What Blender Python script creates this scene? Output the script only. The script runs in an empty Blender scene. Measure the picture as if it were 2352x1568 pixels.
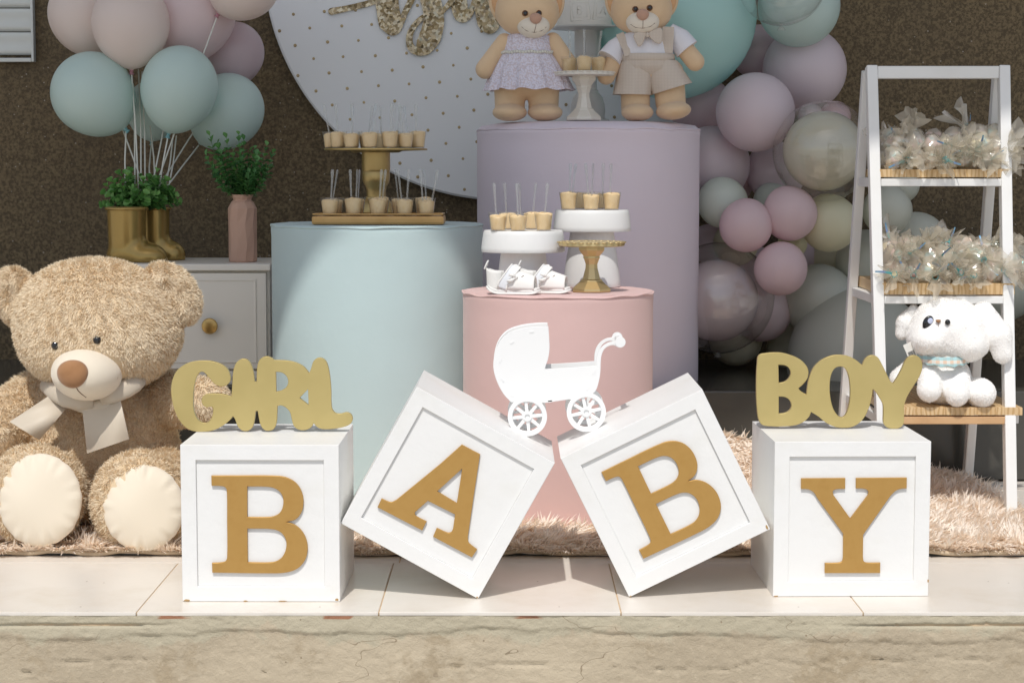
import bpy, bmesh, math, random
import numpy as np
from mathutils import Vector, Matrix, Euler
from mathutils.geometry import delaunay_2d_cdt

scene = bpy.context.scene
COL = scene.collection
R = math.radians
random.seed(7)
RNG = np.random.default_rng(7)

# ------------------------------------------------------------------ camera, sky, sun, exposure
FPX, CAM_H = 4370.0, 0.8227            # focal length in pixels of a 2352 px wide frame, lens height above the tiles
PITCH = math.atan(394 / FPX)
cam_data = bpy.data.cameras.new("camera")
cam_data.sensor_width = 36
cam_data.lens = FPX / 2352 * 36
cam_data.clip_start, cam_data.clip_end = 0.05, 2000
cam = bpy.data.objects.new("camera", cam_data)
cam.location = (0, 0, CAM_H)
cam.rotation_euler = (math.pi / 2 - PITCH, 0, 0)
COL.objects.link(cam)
scene.camera = cam

SUN_TRAVEL = Vector((0.028, 0.174, -0.274)).normalized()
elev = math.asin(-SUN_TRAVEL.z)
world = bpy.data.worlds.new("World")
scene.world = world
world.use_nodes = True
wn = world.node_tree
sky = wn.nodes.new("ShaderNodeTexSky")
sky.sky_type = 'NISHITA'
sky.sun_disc = False
sky.sun_elevation = elev
sky.sun_rotation = math.pi + math.atan2(SUN_TRAVEL.x, SUN_TRAVEL.y)
sky.air_density = 1.0
sky.dust_density = 1.5
sky.ozone_density = 1.0
bg = wn.nodes["Background"]
bg.inputs["Strength"].default_value = 0.15
soft = wn.nodes.new("ShaderNodeHueSaturation")      # a milky, slightly hazy summer sky
soft.inputs["Saturation"].default_value = 0.62
wn.links.new(sky.outputs["Color"], soft.inputs["Color"])
wn.links.new(soft.outputs["Color"], bg.inputs["Color"])

sun_data = bpy.data.lights.new("sun", 'SUN')
sun_data.energy = 3.6
sun_data.angle = R(0.8)
sun_data.color = (1.0, 0.965, 0.91)
sun = bpy.data.objects.new("sun", sun_data)
sun.rotation_euler = SUN_TRAVEL.to_track_quat('-Z', 'Y').to_euler()
sun.location = (-1, -4, 8)
COL.objects.link(sun)

scene.view_settings.view_transform = 'Standard'
scene.view_settings.look = 'None'
scene.view_settings.exposure = -0.36
scene.view_settings.gamma = 1.0
scene.view_settings.use_curve_mapping = False
scene.cycles.max_bounces = 20
scene.cycles.diffuse_bounces = 16
scene.cycles.transparent_max_bounces = 24
scene.cycles.caustics_reflective = False
scene.cycles.caustics_refractive = False

# ------------------------------------------------------------------ geometry helpers
SP, CP = math.sin(PITCH), math.cos(PITCH)

def ray(px, py):
    dx, u = (px - 1176) / FPX, (784 - py) / FPX
    return dx, CP + u * SP, -SP + u * CP

def P(px, py, Y):
    """where the sight line of a reference pixel meets the distance Y"""
    d = ray(px, py)
    t = Y / d[1]
    return Vector((d[0] * t, Y, CAM_H + d[2] * t))

def PZ(px, py, z):
    """where the sight line of a reference pixel meets the height z"""
    d = ray(px, py)
    t = (z - CAM_H) / d[2]
    return Vector((d[0] * t, d[1] * t, z))

def S(Y):
    return Y / FPX

W = {}

def empty(name, loc=(0, 0, 0), rot=(0, 0, 0), label=None, cat=None, group=None):
    o = bpy.data.objects.new(name, None)
    o.empty_display_size = 0.05
    o.location = loc
    o.rotation_euler = rot
    COL.objects.link(o)
    W[o.name] = o.matrix_basis.copy()
    tag(o, label, cat, group)
    return o

def tag(o, label=None, cat=None, group=None, kind=None):
    if label: o["label"] = label
    if cat: o["category"] = cat
    if group: o["group"] = group
    if kind: o["kind"] = kind
    return o

def link(name, me, mat=None, parent=None, local=False, loc=(0, 0, 0), rot=(0, 0, 0), scale=(1, 1, 1)):
    """link a mesh; local=False: its vertices (placed by loc/rot/scale) are in world space, local=True: in the parent's space"""
    o = bpy.data.objects.new(name, me)
    if mat is not None and not me.materials:
        me.materials.append(mat)
    o.location, o.rotation_euler, o.scale = loc, rot, scale
    COL.objects.link(o)
    if parent is not None:
        o.parent = parent
        if local:
            W[o.name] = W[parent.name] @ o.matrix_basis
        else:
            o.matrix_parent_inverse = W[parent.name].inverted()
            W[o.name] = o.matrix_basis.copy()
    else:
        W[o.name] = o.matrix_basis.copy()
    return o

def copy_tree(o, parent=None, loc=None, rot=None, label=None):
    c = o.copy()
    COL.objects.link(c)
    if parent is not None:
        c.parent = parent
    if loc is not None: c.location = loc
    if rot is not None: c.rotation_euler = rot
    if label: c["label"] = label
    W[c.name] = c.matrix_basis.copy()
    for ch in list(o.children):
        copy_tree(ch, c)
    return c

class MB:
    """collects verts and faces of one mesh"""
    def __init__(self):
        self.v, self.f = [], []
    def add(self, v, f):
        n = len(self.v)
        self.v.extend([tuple(p) for p in v])
        self.f.extend([tuple(i + n for i in q) for q in f])
        return self
    def tf(self, M, start=0):
        for i in range(start, len(self.v)):
            self.v[i] = tuple(M @ Vector(self.v[i]))
        return self
    def box(self, c, s, rot=None, bev=0.0):
        bm = bmesh.new()
        bmesh.ops.create_cube(bm, size=1.0)
        for v in bm.verts:
            v.co = Vector((v.co.x * s[0], v.co.y * s[1], v.co.z * s[2]))
        if bev:
            bmesh.ops.bevel(bm, geom=list(bm.edges), offset=bev, segments=2, affect='EDGES', profile=0.6)
        M = Matrix.Translation(Vector(c)) @ (rot if rot is not None else Matrix.Identity(4))
        bm.verts.index_update()
        self.add([M @ v.co for v in bm.verts], [[v.index for v in f.verts] for f in bm.faces])
        bm.free()
        return self
    def lathe(self, prof, n=32, c=(0, 0, 0), sy=1.0, twist=None, mod=None, close=True):
        """prof: (radius, z) from one end to the other"""
        v, f = [], []
        for k, (r, z) in enumerate(prof):
            for i in range(n):
                a = 2 * math.pi * i / n + (twist[k] if twist else 0)
                rr = r * (mod(a, k) if mod else 1)
                v.append((c[0] + rr * math.cos(a), c[1] + rr * math.sin(a) * sy, c[2] + z))
        m = len(prof)
        for k in range(m - 1):
            for i in range(n):
                j = (i + 1) % n
                f.append((k * n + i, k * n + j, (k + 1) * n + j, (k + 1) * n + i))
        if close:
            if prof[0][0] > 1e-6: f.append(tuple(range(n))[::-1])
            if prof[-1][0] > 1e-6: f.append(tuple(range((m - 1) * n, m * n)))
        return self.add(v, f)
    def tube(self, pts, rs, n=8, flat=1.0, up=None):
        pts = [Vector(p) for p in pts]
        if not hasattr(rs, '__len__'): rs = [rs] * len(pts)
        v, f = [], []
        prev = Vector(up) if up else None
        for k, p in enumerate(pts):
            t = (pts[min(k + 1, len(pts) - 1)] - pts[max(k - 1, 0)]).normalized()
            if prev is None:
                prev = t.orthogonal()
            a = (prev - t * prev.dot(t)).normalized()
            b = t.cross(a)
            prev = a
            for i in range(n):
                w = 2 * math.pi * i / n
                v.append(p + a * (math.cos(w) * rs[k] * flat) + b * (math.sin(w) * rs[k]))
        for k in range(len(pts) - 1):
            for i in range(n):
                j = (i + 1) % n
                f.append((k * n + i, k * n + j, (k + 1) * n + j, (k + 1) * n + i))
        f.append(tuple(range(n))[::-1])
        f.append(tuple(range((len(pts) - 1) * n, len(pts) * n)))
        return self.add(v, f)
    def ell(self, c, r, rot=None, nu=24, nv=16, fn=None):
        v, f = [], []
        M = Matrix.Translation(Vector(c)) @ (rot if rot is not None else Matrix.Identity(4))
        v.append((0, 0, 1))
        for k in range(1, nv):
            th = math.pi * k / nv
            for i in range(nu):
                a = 2 * math.pi * i / nu
                v.append((math.sin(th) * math.cos(a), math.sin(th) * math.sin(a), math.cos(th)))
        v.append((0, 0, -1))
        if fn: v = [fn(*p) for p in v]
        for i in range(nu):
            j = (i + 1) % nu
            f.append((0, 1 + i, 1 + j))
            for k in range(nv - 2):
                f.append((1 + k * nu + i, 1 + (k + 1) * nu + i, 1 + (k + 1) * nu + j, 1 + k * nu + j))
            f.append((len(v) - 1, 1 + (nv - 2) * nu + j, 1 + (nv - 2) * nu + i))
        return self.add([M @ Vector((p[0] * r[0], p[1] * r[1], p[2] * r[2])) for p in v], f)
    def extrude(self, loops, y0, y1, ch=0.0):
        """loops of (x, z) points, outer first then holes; front at y0 (towards the camera), back at y1; ch = chamfer of the front edge"""
        loops = [orient(l, i == 0) for i, l in enumerate(loops)]
        flat = [p for l in loops for p in l]
        inner = []
        for l in loops:
            m = len(l)
            for i in range(m):
                a, b, c = Vector(l[i - 1]), Vector(l[i]), Vector(l[(i + 1) % m])
                e1, e2 = (b - a), (c - b)
                e1 = e1.normalized() if e1.length > 1e-9 else e2.normalized()
                e2 = e2.normalized() if e2.length > 1e-9 else e1
                n = Vector((-e1.y - e2.y, e1.x + e2.x))
                n = n.normalized() if n.length > 1e-6 else Vector((-e1.y, e1.x))
                inner.append((b.x + n.x * ch, b.y + n.y * ch))
        def inside(p, l):
            c, m = False, len(l)
            for i in range(m):
                (x1, z1), (x2, z2) = l[i - 1], l[i]
                if (z1 > p[1]) != (z2 > p[1]) and p[0] < (x2 - x1) * (p[1] - z1) / (z2 - z1) + x1: c = not c
            return c
        def fill(pts):
            edges, polys, o = [], [], 0
            for l in loops:
                m = len(l); edges += [(o + i, o + (i + 1) % m) for i in range(m)]; polys.append([pts[o + i] for i in range(m)]); o += m
            co, _, faces, ov, _, _ = delaunay_2d_cdt([Vector(p) for p in pts], edges, [], 1, 1e-7)
            keep = []
            for f in faces:
                c = sum((co[i] for i in f), Vector((0, 0))) / len(f)
                if inside(c, polys[0]) and not any(inside(c, q) for q in polys[1:]): keep.append(tuple(f))
            return co, keep
        v, f = [], []
        def cap(pts, y, flip):
            co, faces = fill(pts); n0 = len(v)
            v.extend((p.x, y, p.y) for p in co)
            for t in faces:
                a, b, c = [co[i] for i in t[:3]]
                ccw = (b - a).x * (c - a).y - (b - a).y * (c - a).x > 0
                t = t if ccw != flip else t[::-1]
                f.append(tuple(i + n0 for i in t))
        cap(inner if ch else flat, y0, False)
        cap(flat, y1, True)
        rings = [(inner if ch else flat, y0)] + ([(flat, y0 + ch)] if ch else []) + [(flat, y1)]
        base = []
        for pts, y in rings:
            base.append(len(v)); v.extend((p[0], y, p[1]) for p in pts)
        o = 0
        for l in loops:
            m = len(l)
            for i in range(m):
                j = (i + 1) % m
                for k in range(len(rings) - 1):
                    f.append((base[k] + o + j, base[k] + o + i, base[k + 1] + o + i, base[k + 1] + o + j))
            o += m
        return self.add(v, f)
    def mesh(self, name, smooth=None):
        me = bpy.data.meshes.new(name)
        me.from_pydata(self.v, [], self.f)
        if smooth:
            me.polygons.foreach_set("use_smooth", [True] * len(me.polygons))
            if smooth is not True:
                me.set_sharp_from_angle(angle=R(smooth))
        me.update()
        return me
    def obj(self, name, mat, parent=None, smooth=None, **k):
        return link(name, self.mesh(name, smooth), mat, parent, **k)

def orient(l, ccw):
    a = sum(l[i - 1][0] * l[i][1] - l[i][0] * l[i - 1][1] for i in range(len(l)))
    return list(l) if (a > 0) == ccw else list(l)[::-1]

def curve_loop(pts, n=5, closed=True):
    """smooth closed line through the points; a third entry marks a sharp corner"""
    m = len(pts)
    p = [Vector(q[:2]) for q in pts]
    cor = [len(q) > 2 for q in pts]
    out = []
    for i in range(m if closed else m - 1):
        a, b = p[i], p[(i + 1) % m]
        L = (b - a).length
        if L < 1e-9: continue
        d = (b - a).normalized()
        def tan(k, fall):
            if cor[k % m] or (not closed and k in (0, m - 1)): return fall
            t = p[(k + 1) % m] - p[k - 1]
            return t.normalized() if t.length > 1e-9 else fall
        ta, tb = tan(i, d), tan((i + 1) % m if closed else i + 1, d)
        if cor[i] and cor[(i + 1) % m]:
            out.append((a.x, a.y)); continue
        for k in range(n):
            t = k / n
            h = (2*t**3-3*t*t+1)*a + (t**3-2*t*t+t)*L*ta + (-2*t**3+3*t*t)*b + (t**3-t*t)*L*tb
            out.append((h.x, h.y))
    if not closed: out.append((p[-1].x, p[-1].y))
    return out

def np_mesh(name, v, t, smooth=False):
    me = bpy.data.meshes.new(name)
    v = np.asarray(v, np.float32); t = np.asarray(t, np.int32)
    me.vertices.add(len(v)); me.vertices.foreach_set("co", v.ravel())
    k = t.shape[1]
    me.loops.add(t.size); me.loops.foreach_set("vertex_index", t.ravel())
    me.polygons.add(len(t))
    me.polygons.foreach_set("loop_start", np.arange(0, t.size, k, dtype=np.int32))
    me.polygons.foreach_set("use_smooth", np.full(len(t), bool(smooth)))
    me.update(calc_edges=True)
    me.validate()
    return me

# ---- signed distance solids, polygonised by surface nets: organic one-piece bodies
def sd_ell(q, c, r, rot=None):
    q = q - np.asarray(c)
    if rot is not None: q = q @ np.asarray(rot.to_3x3())
    r = np.asarray(r)
    k0 = np.linalg.norm(q / r, axis=-1)
    k1 = np.linalg.norm(q / (r * r), axis=-1) + 1e-9
    return k0 * (k0 - 1) / k1

def sd_cap(q, a, b, ra, rb):
    a, b = np.asarray(a), np.asarray(b)
    ba = b - a
    t = np.clip(((q - a) @ ba) / (ba @ ba), 0, 1)
    return np.linalg.norm(q - a - t[..., None] * ba, axis=-1) - (ra + (rb - ra) * t)

def smin(a, b, k):
    h = np.clip(0.5 + 0.5 * (b - a) / k, 0, 1)
    return b + (a - b) * h - k * h * (1 - h)

def sdf_mesh(name, fn, lo, hi, step, smooth=True):
    lo, hi = np.asarray(lo, float), np.asarray(hi, float)
    n = np.ceil((hi - lo) / step).astype(int) + 1
    g = np.stack(np.meshgrid(*[lo[i] + step * np.arange(n[i]) for i in range(3)], indexing='ij'), -1)
    d = fn(g)
    acc = np.zeros(tuple(n - 1) + (3,)); cnt = np.zeros(tuple(n - 1))
    sl = lambda o, m: tuple(slice(o[i], n[i] - 1 + o[i]) for i in range(3))
    cs = [(i, j, k) for i in (0, 1) for j in (0, 1) for k in (0, 1)]
    for a in cs:
        for ax in range(3):
            if a[ax]: continue
            b = list(a); b[ax] = 1
            da, db = d[sl(a, n)], d[sl(tuple(b), n)]
            x = (da < 0) != (db < 0)
            t = np.where(x, da / np.where(x, da - db, 1), 0)
            off = np.zeros(da.shape + (3,)); off[...] = a; off[..., ax] = t
            acc += off * x[..., None]; cnt += x
    idx = -np.ones(tuple(n - 1), int)
    act = cnt > 0
    idx[act] = np.arange(act.sum())
    cell = np.stack(np.nonzero(act), -1)
    verts = lo + step * (cell + acc[act] / cnt[act][:, None])
    quads = []
    for ax in range(3):
        u, w = (ax + 1) % 3, (ax + 2) % 3
        s0 = [slice(1, m - 1) for m in n]; s0[ax] = slice(0, n[ax] - 1)
        s1 = [slice(1, m - 1) for m in n]; s1[ax] = slice(1, n[ax])
        d0, d1 = d[tuple(s0)], d[tuple(s1)]
        for sign in (0, 1):
            m = ((d0 < 0) & (d1 >= 0)) if sign == 0 else ((d0 >= 0) & (d1 < 0))
            c = np.stack(np.nonzero(m), -1)
            base = c.copy(); base[:, u] += 1; base[:, w] += 1
            def at(du, dw):
                q = base.copy(); q[:, u] -= du; q[:, w] -= dw
                return idx[q[:, 0], q[:, 1], q[:, 2]]
            q = np.stack([at(1, 1), at(0, 1), at(0, 0), at(1, 0)], -1)
            quads.append(q if sign == 0 else q[:, ::-1])
    quads = np.concatenate(quads)
    quads = quads[(quads >= 0).all(1)]
    return np_mesh(name, verts, quads, smooth)

def noise3(q, seed, wl):
    """cheap smooth vector noise: sums of sines with wave length about wl"""
    r = np.random.default_rng(seed)
    out = np.zeros(q.shape[:-1] + (3,))
    for i in range(3):
        for _ in range(7):
            k = r.normal(size=3); k *= 2 * np.pi / wl * r.uniform(0.6, 1.5) / np.linalg.norm(k)
            out[..., i] += np.sin(q @ k + r.uniform(0, 6.28))
    return out / 2.6

def vnoise(x, y, seed, wl):
    """2-D value noise in 0..1"""
    r = np.random.default_rng(seed)
    T = r.random((256, 256))
    x, y = x / wl, y / wl
    xi, yi = np.floor(x).astype(int), np.floor(y).astype(int)
    fx, fy = x - xi, y - yi
    fx, fy = fx * fx * (3 - 2 * fx), fy * fy * (3 - 2 * fy)
    g = lambda i, j: T[i % 256, j % 256]
    return (g(xi, yi) * (1 - fx) + g(xi + 1, yi) * fx) * (1 - fy) + (g(xi, yi + 1) * (1 - fx) + g(xi + 1, yi + 1) * fx) * fy

def sample_surface(me, count, seed, keep=None):
    me.calc_loop_triangles()
    nv = len(me.vertices); co = np.empty(nv * 3, np.float32); me.vertices.foreach_get("co", co); co = co.reshape(-1, 3).astype(float)
    no = np.empty(nv * 3, np.float32); me.vertices.foreach_get("normal", no); no = no.reshape(-1, 3).astype(float)
    nt = len(me.loop_triangles); t = np.empty(nt * 3, np.int32); me.loop_triangles.foreach_get("vertices", t); t = t.reshape(-1, 3)
    a, b, c = co[t[:, 0]], co[t[:, 1]], co[t[:, 2]]
    area = np.linalg.norm(np.cross(b - a, c - a), axis=1)
    r = np.random.default_rng(seed)
    pick = r.choice(nt, count, p=area / area.sum())
    u, v = r.random(count), r.random(count)
    s = u + v > 1; u[s], v[s] = 1 - u[s], 1 - v[s]
    w = 1 - u - v
    p = a[pick] * w[:, None] + b[pick] * u[:, None] + c[pick] * v[:, None]
    n = no[t[pick, 0]] * w[:, None] + no[t[pick, 1]] * u[:, None] + no[t[pick, 2]] * v[:, None]
    n /= np.linalg.norm(n, axis=1)[:, None] + 1e-9
    if keep is not None:
        k = keep(p, n); p, n = p[k], n[k]
    return p, n

def unit(a):
    return a / (np.linalg.norm(a, axis=-1, keepdims=True) + 1e-9)

def blades(name, p, n, length, width, lay, lift=0.8, clump=0.7, wl=0.03, rnd=0.25, curl=0.4, seed=1, jit=0.35, sink=0.0):
    """tapered fur tufts: 2 base, 2 middle and 1 tip vertex each"""
    r = np.random.default_rng(seed)
    N = len(p)
    lay = np.broadcast_to(np.asarray(lay, float), p.shape)
    flow = lay - n * (lay * n).sum(1)[:, None]
    cl = noise3(p, seed, wl); cl -= n * (cl * n).sum(1)[:, None]
    d0 = unit(n * lift + flow * 0.5 + cl * clump * 0.6 + r.normal(size=p.shape) * rnd)
    d1 = unit(d0 + (flow + cl * clump) * curl + r.normal(size=p.shape) * rnd * 0.5)
    L = length * (1 + jit * r.uniform(-1, 1, N))[:, None]
    side = unit(np.cross(d0, n + .55 * r.normal(size=p.shape) * .6))
    w = (width * r.uniform(0.6, 1.2, N))[:, None]
    b = p - n * sink
    m = b + d0 * L * 0.5
    tip = m + d1 * L * 0.5
    v = np.stack([b - side * w * .5, b + side * w * .5, m + side * w * .42, m - side * w * .42, tip], 1).reshape(-1, 3)
    k = np.arange(N)[:, None] * 5
    t = np.concatenate([k + np.array([[0, 1, 2]]), k + np.array([[0, 2, 3]]), k + np.array([[3, 2, 4]])], 0)
    return np_mesh(name, v, t)

# ------------------------------------------------------------------ materials
def node_mat(name):
    m = bpy.data.materials.new(name)
    m.use_nodes = True
    nt = m.node_tree
    return m, nt, nt.nodes["Principled BSDF"], nt.nodes["Material Output"]

def N(nt, kind, **kw):
    n = nt.nodes.new(kind)
    for k, v in kw.items():
        if k in n.inputs: n.inputs[k].default_value = v
        else: setattr(n, k, v)
    return n

def mixcol(nt, fac, a, b, blend='MIX'):
    n = nt.nodes.new("ShaderNodeMix"); n.data_type = 'RGBA'; n.blend_type = blend
    for s, v in ((0, fac), (6, a), (7, b)):
        if hasattr(v, 'is_output'): nt.links.new(v, n.inputs[s])
        else: n.inputs[s].default_value = v if s == 0 else (*v, 1)
    return n.outputs[2]

def ramp(nt, x, lo, hi, smooth=True):
    n = nt.nodes.new("ShaderNodeMapRange")
    n.interpolation_type = 'SMOOTHSTEP' if smooth else 'LINEAR'
    n.inputs["From Min"].default_value, n.inputs["From Max"].default_value = lo, hi
    nt.links.new(x, n.inputs["Value"])
    return n.outputs["Result"]

def noise_tex(nt, co, scale, detail=3.0, rough=0.55):
    n = N(nt, "ShaderNodeTexNoise", Scale=scale, Detail=detail, Roughness=rough)
    nt.links.new(co, n.inputs["Vector"])
    return n.outputs["Fac"]

def M(name, col, rough=0.5, metal=0.0, spec=0.5, var=None, bump=None, coat=0.0, sheen=0.0, aniso=0.0, rvar=None):
    """var = (noise scale, second colour, lo, hi); bump = (noise scale, strength, distance)"""
    m, nt, b, out = node_mat(name)
    b.inputs["Base Color"].default_value = (*col, 1)
    b.inputs["Roughness"].default_value = rough
    b.inputs["Metallic"].default_value = metal
    b.inputs["Specular IOR Level"].default_value = spec
    b.inputs["Coat Weight"].default_value = coat
    b.inputs["Sheen Weight"].default_value = sheen
    b.inputs["Anisotropic"].default_value = aniso
    co = N(nt, "ShaderNodeTexCoord").outputs["Object"]
    if var:
        nt.links.new(mixcol(nt, ramp(nt, noise_tex(nt, co, var[0]), var[2], var[3]), col, var[1]), b.inputs["Base Color"])
    if rvar:
        r_ = N(nt, "ShaderNodeMapRange"); r_.inputs["To Min"].default_value, r_.inputs["To Max"].default_value = rvar[1], rvar[2]
        nt.links.new(noise_tex(nt, co, rvar[0]), r_.inputs["Value"]); nt.links.new(r_.outputs["Result"], b.inputs["Roughness"])
    if bump:
        bn = N(nt, "ShaderNodeBump", Strength=bump[1], Distance=bump[2])
        nt.links.new(noise_tex(nt, co, bump[0], 4), bn.inputs["Height"])
        nt.links.new(bn.outputs["Normal"], b.inputs["Normal"])
    return m

def clear_mat(name, tint=(1, 1, 1), gloss=1.0, rough=0.03, milk=0.0, milk_col=(0.9, 0.88, 0.8), ior=1.45, bump=None):
    """thin clear plastic: mostly see-through, reflecting by Fresnel, with some milkiness"""
    m, nt, b, out = node_mat(name)
    nt.nodes.remove(b)
    tr = N(nt, "ShaderNodeBsdfTransparent"); tr.inputs["Color"].default_value = (*tint, 1)
    gl = N(nt, "ShaderNodeBsdfGlossy"); gl.inputs["Roughness"].default_value = rough
    fr = N(nt, "ShaderNodeLayerWeight", Blend=0.5)
    pw_ = N(nt, "ShaderNodeMath", operation='POWER'); pw_.inputs[1].default_value = 4.0
    nt.links.new(fr.outputs["Facing"], pw_.inputs[0])
    mul = N(nt, "ShaderNodeMath", operation='MULTIPLY_ADD'); mul.inputs[1].default_value = .8; mul.inputs[2].default_value = .04 * gloss; mul.use_clamp = True
    nt.links.new(pw_.outputs[0], mul.inputs[0])
    base = tr.outputs[0]
    if milk:
        df = N(nt, "ShaderNodeBsdfDiffuse"); df.inputs["Color"].default_value = (*milk_col, 1)
        tl = N(nt, "ShaderNodeBsdfTranslucent"); tl.inputs["Color"].default_value = (*milk_col, 1)
        mm = N(nt, "ShaderNodeMixShader"); mm.inputs[0].default_value = 0.45
        nt.links.new(df.outputs[0], mm.inputs[1]); nt.links.new(tl.outputs[0], mm.inputs[2])
        m2 = N(nt, "ShaderNodeMixShader"); m2.inputs[0].default_value = milk
        nt.links.new(tr.outputs[0], m2.inputs[1]); nt.links.new(mm.outputs[0], m2.inputs[2])
        base = m2.outputs[0]
    mx = N(nt, "ShaderNodeMixShader")
    nt.links.new(mul.outputs[0], mx.inputs[0]); nt.links.new(base, mx.inputs[1]); nt.links.new(gl.outputs[0], mx.inputs[2])
    nt.links.new(mx.outputs[0], out.inputs["Surface"])
    if bump:
        co = N(nt, "ShaderNodeTexCoord").outputs["Object"]
        bn = N(nt, "ShaderNodeBump", Strength=bump[1], Distance=bump[2])
        nt.links.new(noise_tex(nt, co, bump[0], 3), bn.inputs["Height"])
        nt.links.new(bn.outputs["Normal"], gl.inputs["Normal"]); nt.links.new(bn.outputs["Normal"], fr.inputs["Normal"])
    return m

def fur_mat(name, dark, light, wl=30.0):
    """pile: each tuft its own shade between two fibre colours, a little light passing through"""
    m, nt, b, out = node_mat(name)
    nt.nodes.remove(b)
    geo = N(nt, "ShaderNodeNewGeometry")
    co = N(nt, "ShaderNodeTexCoord").outputs["Object"]
    add = N(nt, "ShaderNodeMath", operation='MULTIPLY_ADD'); add.inputs[1].default_value = 0.55
    sc = N(nt, "ShaderNodeMath", operation='MULTIPLY'); sc.inputs[1].default_value = 0.45
    nt.links.new(noise_tex(nt, co, wl), sc.inputs[0])
    nt.links.new(geo.outputs["Random Per Island"], add.inputs[0]); nt.links.new(sc.outputs[0], add.inputs[2])
    col = mixcol(nt, add.outputs[0], dark, light)
    df = N(nt, "ShaderNodeBsdfDiffuse"); tl = N(nt, "ShaderNodeBsdfTranslucent"); mx = N(nt, "ShaderNodeMixShader")
    mx.inputs[0].default_value = 0.15
    nt.links.new(col, df.inputs["Color"]); nt.links.new(col, tl.inputs["Color"])
    nt.links.new(df.outputs[0], mx.inputs[1]); nt.links.new(tl.outputs[0], mx.inputs[2])
    nt.links.new(mx.outputs[0], out.inputs["Surface"])
    return m

def check_mat(name, cols, scale, rough=0.85):
    """woven gingham: two crossing stripe sets over a light ground; cols = ground, stripe one, stripe two"""
    m, nt, b, out = node_mat(name)
    b.inputs["Roughness"].default_value = rough
    co = N(nt, "ShaderNodeTexCoord").outputs["Object"]
    sep = N(nt, "ShaderNodeSeparateXYZ"); nt.links.new(co, sep.inputs[0])
    def stripe(ax):
        a = N(nt, "ShaderNodeMath", operation='MULTIPLY'); a.inputs[1].default_value = scale; nt.links.new(sep.outputs[ax], a.inputs[0])
        f = N(nt, "ShaderNodeMath", operation='FRACT'); nt.links.new(a.outputs[0], f.inputs[0])
        g = N(nt, "ShaderNodeMath", operation='GREATER_THAN'); g.inputs[1].default_value = 0.5; nt.links.new(f.outputs[0], g.inputs[0])
        h = N(nt, "ShaderNodeMath", operation='MULTIPLY'); h.inputs[1].default_value = 0.6; nt.links.new(g.outputs[0], h.inputs[0])
        return h.outputs[0]
    c = mixcol(nt, stripe(0), cols[0], cols[1])
    c = mixcol(nt, stripe(2), c, cols[2])
    nt.links.new(c, b.inputs["Base Color"])
    return m

WHITE_PAINT = M("white_paint", (0.80, 0.80, 0.79), 0.45, var=(9, (0.76, 0.75, 0.71), .45, .75), bump=(60, .12, .002))
GOLD_PAINT = M("gold_paint", (0.52, 0.305, 0.090), 0.42, metal=0.45, var=(45, (0.49, 0.28, 0.078), .4, .8), bump=(120, .1, .001))
GOLD_METAL = M("gold_metal", (0.62, 0.48, 0.24), 0.33, metal=0.75)
MATTE_WHITE = M("white_plastic", (0.78, 0.78, 0.77), 0.4)
CLEAR = clear_mat("clear_plastic", (0.97, 0.97, 0.96), 1.2, 0.04, milk=0.05)
MOUSSE = M("mousse", (0.84, 0.63, 0.36), 0.45, var=(60, (0.79, 0.57, 0.30), .4, .7), bump=(80, .25, .002))
# ------------------------------------------------------------------ the setting
def solid(name, mat, lo, hi, bev=0.0, kind='structure', parent=None):
    c = [(a + b) / 2 for a, b in zip(lo, hi)]
    o = MB().box(c, [b - a for a, b in zip(lo, hi)], bev=bev).obj(name, mat, parent)
    if parent is None and kind: o["kind"] = kind
    return o

# yard in front of the porch, an unseen awning shaped to shade the back and admit sky fill, and the wall
ground_mat = M("yard_concrete", (0.54, 0.515, 0.475), 0.9, var=(0.4, (0.47, 0.445, 0.405), .35, .7), bump=(20, .3, .01))
o = MB().add([(-400, -600, -.46), (400, -600, -.46), (400, 600, -.46), (-400, 600, -.46)], [(0, 1, 2, 3)]).obj("ground", ground_mat); o["kind"] = "structure"
roof_mat = M("roof_plaster", (0.84, 0.82, 0.78), 0.9)
ROOF_Y = 2.89
ro = MB().add([(x, y, z) for z in (3.40, 3.58) for x, y in ((-2.4, ROOF_Y - .432), (2.4, ROOF_Y + .432), (2.4, 4.63), (-2.4, 4.63))], [(3, 2, 1, 0), (4, 5, 6, 7), (0, 1, 5, 4), (1, 2, 6, 5), (2, 3, 7, 6), (3, 0, 4, 7)]).obj("unseen_awning", roof_mat); ro["kind"] = "structure"

wm, nt, b, out = node_mat("granite_plaster")
co = N(nt, "ShaderNodeTexCoord").outputs["Object"]
c = mixcol(nt, ramp(nt, noise_tex(nt, co, 130, 3, .7), .38, .66), (0.078, 0.054, 0.024), (0.21, 0.150, 0.076))
c = mixcol(nt, ramp(nt, noise_tex(nt, co, 3, 2), .35, 1.1), c, (0.075, 0.055, 0.031))
vo = N(nt, "ShaderNodeTexVoronoi", Scale=75.0); nt.links.new(co, vo.inputs["Vector"])
lt = N(nt, "ShaderNodeMath", operation='LESS_THAN'); lt.inputs[1].default_value = 0.16; nt.links.new(vo.outputs["Distance"], lt.inputs[0])
sepc = N(nt, "ShaderNodeSeparateColor"); nt.links.new(vo.outputs["Color"], sepc.inputs[0])
g = N(nt, "ShaderNodeMath", operation='GREATER_THAN'); g.inputs[1].default_value = 0.9; nt.links.new(sepc.outputs[0], g.inputs[0])
mu = N(nt, "ShaderNodeMath", operation='MULTIPLY'); nt.links.new(lt.outputs[0], mu.inputs[0]); nt.links.new(g.outputs[0], mu.inputs[1])
nt.links.new(mixcol(nt, mu.outputs[0], c, (0.36, 0.31, 0.25)), b.inputs["Base Color"])
b.inputs["Roughness"].default_value = 0.7
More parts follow.
